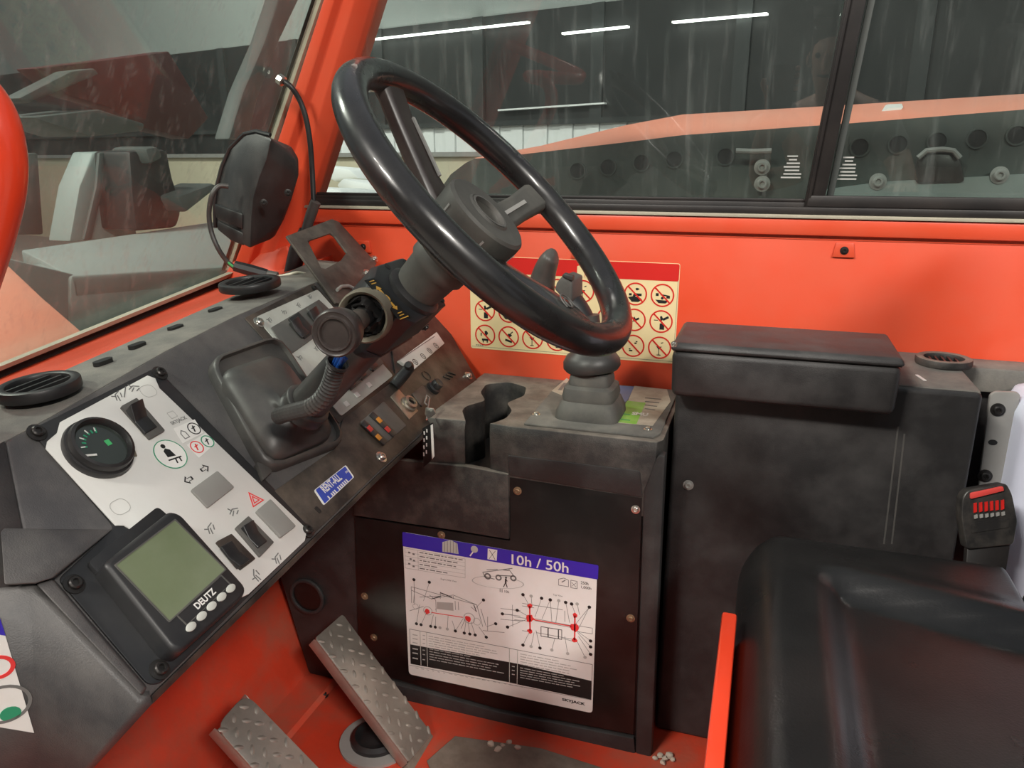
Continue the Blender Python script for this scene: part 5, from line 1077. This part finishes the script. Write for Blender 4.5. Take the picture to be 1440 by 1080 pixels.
P = smoothpath([PY(x, y, yy) for x, y, yy in ((397, 113, 1.27), (409, 122, 1.27), (421, 140, 1.28), (430, 165, 1.285), (436, 200, 1.29), (439, 240, 1.295), (441, 285, 1.29))], 6)
MB().tube(P, 0.0050, 10).build('sheath', 'rubber', ac)
MB().tube([PY(444, 284, 1.285), PY(438, 300, 1.285), PY(430, 325, 1.28)], [0.010, 0.0105, 0.009], 10).build('grommet_sleeve', 'boot', ac)
MB().tube([PY(430, 325, 1.28), PY(418, 352, 1.28), PY(410, 390, 1.27)], [0.013, 0.016, 0.016], 10).build('lower_sleeve', 'rubber', ac)
e_ = PY(396, 113, 1.268); MB().lathe(e_, (P[0]-P[1]), [(0.006, -0.006), (0.0095, -0.004), (0.0095, 0.006), (0.006, 0.008)], 8).build('nut', 'chrome', ac, smooth=20)
gh = smoothpath([Vector((wsx(1.74)+0.02, 0.12, 1.74)), PY(-220, 92, 0.36)] + [PY(x, y, 0.50) for x, y in ((-90, 98), (-45, 116), (-12, 155), (4, 205), (5, 262), (-10, 330), (-38, 420), (-62, 500))] + [Vector((-0.82, 0.44, 1.335))], 6)
o = MB().tube(gh, 0.0172, 20).build('grab_handle', 'redtube', None, smooth=80); tag(o, 'bright red tubular grab handle at left edge of the cab', 'grab handle')

lpl = MB().loft([[(wsx(z)-0.03, 0.03, z), (wsx(z)+0.05, 0.03, z), (wsx(z)+0.04, 0.11, z), (wsx(z)-0.03, 0.13, z)] for z in (1.15, 1.6, 2.12)]).build('trim_8', 'red', None, 0.006); struct(tag(lpl, 'red door-side pillar at the near end of the windscreen'))
# ================================================================== OUTSIDE THE CAB
o = MB().box(-45, 14, -7, 24, -0.1, 0.0).build('trim_4', 'concrete', None); struct(tag(o, 'concrete floor of the hall outside the cab'))
t15 = radians(15)
HW = Frame((0, 9, 0), (cos(t15), -sin(t15), 0), (0, 0, 1))
zA = HW.q(650, 217)[1]; zB = HW.q(650, 179)[1]; zC = HW.q(430, 55)[1]
hw = ext('wall_back', HW, [(-45, 0), (14, 0), (14, zA), (-45, zA)], -0.3, 0, 'wallbeige', None); struct(hw)
u0 = HW.q(445, 200)[0]; u1 = HW.q(900, 190)[0]; k = 0; uu = u0
while uu < u1:
    ext('siding_sheet', HW, [(uu, zA), (uu+0.17, zA), (uu+0.17, zB+0.3), (uu, zB+0.3)], -0.1, 0.02 if k % 2 else 0.045, 'walllight', hw); uu += 0.18; k += 1
ext('low_mezzanine_band', HW, [(-45, zA), (u0-0.3, zA), (u0-0.3, zB+0.2), (-45, zB+0.2)], -0.3, 0.05, 'walldark', hw)  # dark band where the mezzanine reaches lower
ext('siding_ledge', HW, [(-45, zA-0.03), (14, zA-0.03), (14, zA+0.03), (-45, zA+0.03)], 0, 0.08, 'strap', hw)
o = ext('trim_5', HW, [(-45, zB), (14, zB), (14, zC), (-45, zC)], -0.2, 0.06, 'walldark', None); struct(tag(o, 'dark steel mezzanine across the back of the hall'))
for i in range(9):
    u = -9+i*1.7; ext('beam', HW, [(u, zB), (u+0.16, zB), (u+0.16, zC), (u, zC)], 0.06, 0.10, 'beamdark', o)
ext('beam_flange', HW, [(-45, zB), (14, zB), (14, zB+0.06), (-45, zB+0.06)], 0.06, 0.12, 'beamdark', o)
o = ext('trim_6', HW, [(-45, zC), (14, zC), (14, 9), (-45, 9)], -0.2, 0.05, 'wallgrey', None); struct(tag(o, 'grey cladding of the hall above the mezzanine'))
o = MB().box(-45, 14, -7.2, -7.0, 0, 7).build('trim_7', 'rearwall', None); struct(tag(o, 'dim hall wall behind the camera'))
for i, (x, y, z, e) in enumerate(LAMPS):
    t = thing('key_fill_lamp', (x, y, z), ('hall lamp hanging behind the camera to the left', 'added unseen fill lamp behind the camera to the right', 'added unseen fill lamp in front of the windscreen', 'added unseen fill lamp beyond the side window', 'added unseen lamp brightening the back wall beyond the windscreen')[i], 'lamp', 'hall lamps overhead')
    MB().box(x-0.68, x+0.68, y-0.30, y+0.30, z+0.0, z+0.09).build('lamp_body', 'strap', t, 0.02)
TL = [((505, 57), (742, 31)), ((790, 47), (882, 37)), ((945, 31), (1078, 19)), ((140, 108), (167, 103)), ((188, 99), (206, 95)), ((700, 155), (850, 145))]
for i, (a_, b_) in enumerate(TL):
    A = HW.q(*a_, 0.16); B2 = HW.q(*b_, 0.16)
    o = ext('light_tube', HW, line(A, B2, 0.019), 0.10, 0.16, 'tubeglow' if i < 5 else 'walllight', None)
    tag(o, ('long lit tube seen through the left of side window', 'short lit tube seen above the steering wheel spoke', 'lit tube seen left of the window mullion', 'tiny lit tube seen through the windscreen, left one', 'tiny lit tube seen through the windscreen, right one', 'pale rail seen behind the steering wheel')[i], 'light tube' if i < 5 else 'rail')
# engine hood beside the cab
hd_ = thing('engine_hood', PY(1100, 400, 2.0), 'machine hood outside side window, dark side with holes under salmon edge', 'engine hood')
HF = Frame((0, 2.0, 0), (1, 0, 0), (0, 0, 1))
tl = [(668, 222), (700, 216), (760, 205), (880, 176), (960, 161), (1200, 147), (1440, 132), (1560, 124)]
bl2 = [(668, 224), (700, 221), (760, 214), (880, 200), (960, 190), (1200, 173), (1440, 154), (1560, 144)]
T = [PY(x, y, 2.10) for x, y in tl]; B3 = [PY(x, y, 2.0) for x, y in bl2]
MB().loft([[T[i], B3[i], B3[i]+Vector((0, 0.03, -0.001)), T[i]+Vector((0, 0.5, -0.03)), T[i]+Vector((0, 0.5, 0))] for i in range(8)]).build('top_edge', 'salmon', hd_)
ext('side_panel', HF, HF.qs([(612, 300), (618, 268), (634, 245), (655, 229), (668, 223), (700, 221), (760, 214), (880, 200), (960, 190), (1200, 173), (1440, 154), (1560, 144), (1560, 520), (600, 520)]), -0.04, 0, 'hood', hd_)
for (x, y) in ((812, 240), (855, 235), (902, 229), (948, 224), (1020, 220), (1209, 207), (1263, 203), (1318, 199), (1374, 195), (1430, 190)):
    c = HF.q(x, y); hh = MB().ring(HF, circ(c, 0.022, 20), circ(c, 0.0185, 20), 0.0, 0.004).build('side_hole', 'hood', hd_)
    ext('hole_depth', HF, circ(c, 0.0187, 18), 0.0, 0.001, 'ink', hh)
MB().prism([PY(x, y, 1.98) for x, y in ((1150, 268), (1240, 256), (1440, 245), (1560, 240))]+[PY(x, y, 1.98) for x, y in ((1560, 330), (1150, 330))], [PY(x, y, 1.98)+Vector((0, 0.03, 0)) for x, y in ((1150, 268), (1240, 256), (1440, 245), (1560, 240), (1560, 330), (1150, 330))]).build('lower_ledge', 'steel', hd_)
for (x, y) in ((1233, 255), (1402, 246), (1072, 235), (1072, 258)): bolt(HF, *HF.q(x, y), 0.012, 'strap', hd_, 0.02)
MB().tube([PY(x, y, 1.96) for x, y in ((1035, 212), (1060, 213), (1085, 212))], 0.006, 8).build('latch_bar', 'strap', hd_)
P = [PY(x, y, 1.97) for x, y in ((1288, 258), (1290, 225), (1302, 213), (1340, 212), (1352, 225), (1358, 256))]
MB().prism(P, [p+Vector((0, 0.03, 0)) for p in P]).build('brown_dome', 'knob', hd_, 0.008)  # brown dome standing out from the hood side
MB().tube([PY(x, y, 1.965) for x, y in ((1291, 222), (1303, 212), (1325, 210), (1341, 212), (1350, 222))], 0.006, 8).build('dome_rim', 'strap', hd_)
P = [PY(x, y, 2.05) for x, y in ((1236, 158), (1250, 152), (1270, 151), (1262, 160))]; o = MB().prism(P, [p+Vector((0, .03, .01)) for p in P]).build('paint_chip', 'paper', hd_)
# things seen through the windscreen
def blk(name, label, cat, px, X, dep, m, mat2=None):
    P = [PX(x, y, X) for x, y in px]; o = MB().prism(P, [p+Vector((-dep, 0, 0)) for p in P]).build(name, m, None, 0.01); return tag(o, label, cat)
fd = thing('machine_fender', PX(200, 460, -2.0), 'pale grey steel fender box outside the windscreen', 'fender')
P0 = [PX(x, y, -1.75) for x, y in ((100, 388), (345, 374), (345, 470), (130, 520), (100, 500))]
MB().prism(P0, [p+Vector((-0.5, 0, 0)) for p in P0]).build('front_box', 'steel', fd, 0.01)
P1 = [PX(100, 388, -1.75), PX(345, 374, -1.75), PX(345, 305, -2.6), PX(180, 330, -2.6), PX(30, 352, -2.6)]
MB().prism(P1, [p+Vector((0, 0, -0.06)) for p in P1]).build('top_plate', 'steel', fd, 0.006)
P2 = [PX(x, y, -1.76) for x, y in ((-40, 350), (108, 386), (104, 520), (-40, 560))]
MB().prism(P2, [p+Vector((-0.4, 0, 0)) for p in P2]).build('inner_box', 'steel', fd, 0.01)
P = [hit(x, y, PX(60, 430, -1.6), (0.55, -0.25, 0.8)) for x, y in ((-60, 340), (5, 366), (60, 418), (118, 468), (150, 540), (-60, 600))]
o = MB().prism(P, [p-Vector((0.55, -0.25, 0.8))*0.03 for p in P]).build('red_fender', 'salmon', None, 0.006); tag(o, 'salmon red fender plate low in the windscreen corner', 'fender')
blk('mast_post', 'pale grey upright steel post outside the windscreen', 'post', [(98, 340), (112, 262), (132, 214), (186, 212), (184, 270), (194, 335)], -2.75, 0.12, 'steel')
blk('mast_flange', 'dark grey slanted steel flange beside the post', 'flange', [(118, 338), (136, 262), (140, 214), (150, 214), (146, 265), (130, 338)], -2.70, 0.02, 'steeldark')
hyd = thing('hydraulic_unit', PX(220, 320, -2.6), 'black hydraulic pump unit behind the lamp housing outside', 'hydraulic unit')
for i, px in enumerate(([(182, 212), (236, 210), (244, 250), (252, 275), (256, 300), (250, 320), (192, 325), (186, 270)], [(205, 208), (224, 205), (232, 222), (212, 232)], [(250, 276), (300, 258), (310, 262), (262, 300)])):
    P = [PX(x, y, -2.56+0.05*i) for x, y in px]; MB().prism(P, [p+Vector((-0.2, 0, 0)) for p in P]).build(('pump_body', 'valve_block', 'hose_arm')[i], ('blackm', 'steeldark', 'steeldark')[i], hyd, 0.02)
blk('left_post', 'narrow dark post at the far left of the windscreen', 'post', [(24, 330), (40, 215), (54, 215), (62, 330)], -3.0, 0.1, 'steeldark')
bm_ = thing('crane_boom', PX(180, 190, -3.4), 'dull red boom hanging across the upper windscreen', 'boom')
P = [PX(x, y, -3.2) for x, y in ((48, 96), (150, 84), (238, 72), (262, 112), (294, 166), (266, 196), (202, 180), (150, 150), (96, 134))]
MB().prism(P, [p+Vector((-0.12, 0.0, 0)) for p in P]).build('boom_section', 'boomred', bm_, 0.01)
P = [PX(x, y, -3.1) for x, y in ((26, 138), (100, 100), (134, 96), (140, 104), (40, 146))]
MB().prism(P, [p+Vector((-0.1, 0, 0)) for p in P]).build('boom_ram', 'beamdark' if False else 'steeldark', bm_, 0.01)
P = [PX(x, y, -3.0) for x, y in ((44, 165), (140, 154), (204, 174), (202, 184), (128, 192))]
MB().prism(P, [p+Vector((-0.3, 0, 0)) for p in P]).build('boom_plate', 'steeldark', bm_, 0.01)
blk('slanted_strut', 'grey-green slanted strut outside near the red pillar', 'strut', [(322, 196), (342, 130), (372, 60), (395, -10), (425, -10), (392, 60), (362, 140), (350, 196)], -2.2, 0.08, 'steeldark')
slabs = []
for i_, px_ in enumerate(([(452, 246), (462, 232), (492, 238), (506, 252), (470, 256)], [(470, 262), (480, 250), (520, 258), (536, 272), (500, 276)], [(440, 276), (448, 262), (476, 266), (492, 280)])):
    P = [PY(x, y, 4.2-0.4*i_) for x, y in px_]; o = MB().prism(P, [p+Vector((0.05, 0.35, -0.02)) for p in P]).build('stone_slab', 'walllight', None, 0.02); slabs += P+[p+Vector((0.05, 0.35, -0.02)) for p in P]; tag(o, ('pale stone slab outside, topmost of three left of steering wheel', 'pale stone slab outside, middle of three left of steering wheel', 'pale stone slab outside, lowest of three left of steering wheel')[i_], 'stone', 'stone slabs outside the side window')

zl = min(p.z for p in slabs)
for i_, (za, zb) in enumerate(((0.0, zl),)):
    xs = [p.x for p in slabs]; ys = [p.y for p in slabs]
    o = MB().box(min(xs)-0.05, max(xs)+0.05, min(ys)-0.02, max(ys)+0.1, za, zb).build('stone_plinth', 'wallbeige', None, 0.02); tag(o, 'beige block plinth under the pale stone slabs outside', 'plinth')
# ================================================================== THE PHOTOGRAPHER (seen as a reflection in the side window)
pe = thing('person', (0.22, -0.55, 0.0), 'person in grey shirt holding up a phone, reflected in side window', 'person')
def skinned(name, verts, edges, m, root=0, sub=2, parent=pe):
    me = bpy.data.meshes.new(name); me.from_pydata([v[:3] for v in verts], edges, []); me.materials.append(M[m])
    o = bpy.data.objects.new(name, me); COL.objects.link(o); setp(o, parent, Matrix.Identity(4))
    o.modifiers.new('skin', 'SKIN'); sv = me.skin_vertices[0].data
    for i, v in enumerate(verts):
        r = v[3] if isinstance(v[3], tuple) else (v[3], v[3]); sv[i].radius = r; sv[i].use_root = (i == root)
    u = o.modifiers.new('subdivision', 'SUBSURF'); u.levels = sub; u.render_levels = sub
    o.modifiers['skin'].use_smooth_shade = True
    return o
def chain(n0, n1): return [(i, i+1) for i in range(n0, n1)]
bv = [(.42, -.55, .90, .13), (.42, -.56, 1.05, .12), (.40, -.55, 1.18, .135), (.39, -.52, 1.29, .10), (.375, -.47, 1.345, .05), (.365, -.43, 1.40, .066), (.36, -.42, 1.47, .082), (.36, -.425, 1.545, .06)]
be = chain(0, 7)
def limb(at, pts):
    a = len(bv); bv.extend(pts); be.append((at, a)); be.extend(chain(a, len(bv)-1)); return len(bv)-1
hr = limb(3, [(.24, -.49, 1.27, .062), (.10, -.42, 1.23, .048), (-.05, -.30, 1.22, .042), (-.05, -.20, 1.36, .038), (-.02, -.11, 1.50, .027), (-.012, -.085, 1.54, .030), (-.005, -.07, 1.575, .028)])
hl = limb(3, [(.55, -.50, 1.27, .062), (.63, -.42, 1.14, .048), (.66, -.30, 1.05, .042), (.62, -.14, 1.09, .036), (.60, -.05, 1.12, .026), (.595, -.015, 1.13, .030)])
limb(0, [(.33, -.55, .82, .095), (.31, -.52, .48, .062), (.31, -.57, .10, .042), (.30, -.47, .04, .038)])
limb(0, [(.51, -.56, .82, .095), (.54, -.53, .48, .062), (.55, -.58, .10, .042), (.56, -.48, .04, .038)])
hr_f0 = len(bv)
for k in range(4):      # fingers of the hand round the phone
    limb(hr, [(.018+.002*k, -.062+.004*k, 1.585+.018*(k-1.2), .0095), (.040, -.046, 1.590+.020*(k-1.2), .0085), (.046, -.030, 1.592+.020*(k-1.2), .0078)])
limb(hr-1, [(-.045, -.070, 1.555, .0105), (-.058, -.050, 1.580, .0095), (-.055, -.034, 1.600, .0085)])
hr_f1 = len(bv)
for k in range(4):
    limb(hl, [(.572+.018*k, .018, 1.135, .0095), (.570+.019*k, .045, 1.125, .0085), (.570+.019*k, .060, 1.105, .0078)])
limb(hl-1, [(.560, -.03, 1.135, .0105), (.545, 0.0, 1.135, .0095)])
RA = set(range(hr-5, hr+1)) | set(range(hr_f0, hr_f1))
def mv_(v): return (v[0]-0.20, v[1], v[2]*1.11, v[3])
bv = [v if i in RA else mv_(v) for i, v in enumerate(bv)]
skinned('body', bv, be, 'skin')
sv_ = [(.42, -.55, .88, .145), (.42, -.56, 1.05, .137), (.40, -.55, 1.18, .15), (.39, -.52, 1.28, .115), (.24, -.49, 1.27, .074), (.10, -.42, 1.23, .060), (.55, -.50, 1.27, .074), (.63, -.42, 1.14, .060)]
skinned('shirt', [mv_(v) for v in sv_], [(0, 1), (1, 2), (2, 3), (3, 4), (4, 5), (3, 6), (6, 7)], 'shirt')
tv = [(.42, -.55, .90, .145), (.33, -.55, .80, .105), (.31, -.52, .48, .075), (.31, -.57, .12, .060), (.51, -.56, .80, .105), (.54, -.53, .48, .075), (.55, -.58, .12, .060)]
skinned('trousers', [mv_(v) for v in tv], [(0, 1), (1, 2), (2, 3), (0, 4), (4, 5), (5, 6)], 'jeans')
skinned('hair', [mv_(v) for v in ((.36, -.455, 1.53, .078), (.36, -.445, 1.565, .070), (.362, -.475, 1.47, .055))], [(0, 1), (0, 2)], 'hair')
fd_ = Vector((-.30, .93, 0.0)).normalized(); fs_ = Vector((.93, .30, 0)).normalized(); fc = Vector((.16, -.425, 1.62))
MB().tube([fc+fd_*.078+Vector((0, 0, .025)), fc+fd_*.092+Vector((0, 0, .0)), fc+fd_*.098+Vector((0, 0, -.018)), fc+fd_*.080+Vector((0, 0, -.024))], [.007, .010, .014, .009], 10).build('nose', 'skin', pe, smooth=70)
for k in (-1, 1):
    MB().lathe(fc+fd_*.076+fs_*.030*k+Vector((0, 0, .020)), fd_, [(.002, -.004), (.010, -.002), (.008, .003), (.002, .005)], 12).build('eye', 'ink', pe)
    MB().lathe(fc+fs_*.080*k-fd_*.01, fs_*k, [(.022, -.006), (.026, .002), (.016, .008)], 14).build('ear', 'skin', pe)
MB().tube([fc+fd_*.070-fs_*.024+Vector((0, 0, -.046)), fc+fd_*.080+Vector((0, 0, -.047)), fc+fd_*.070+fs_*.024+Vector((0, 0, -.046))], [.003, .006, .003], 8).build('mouth', 'hotred' if False else 'knob', pe)
ph = thing('phone', (0.0, -.03, 1.50), 'dark phone held up by the reflected person', 'phone')
MB().prism([(x, -.034, z) for x, z in rrect(-.040, .036, 1.50, 1.64, .010)], [(x, -.026, z) for x, z in rrect(-.040, .036, 1.50, 1.64, .010)]).build('phone_body', 'phone', ph, 0.001)
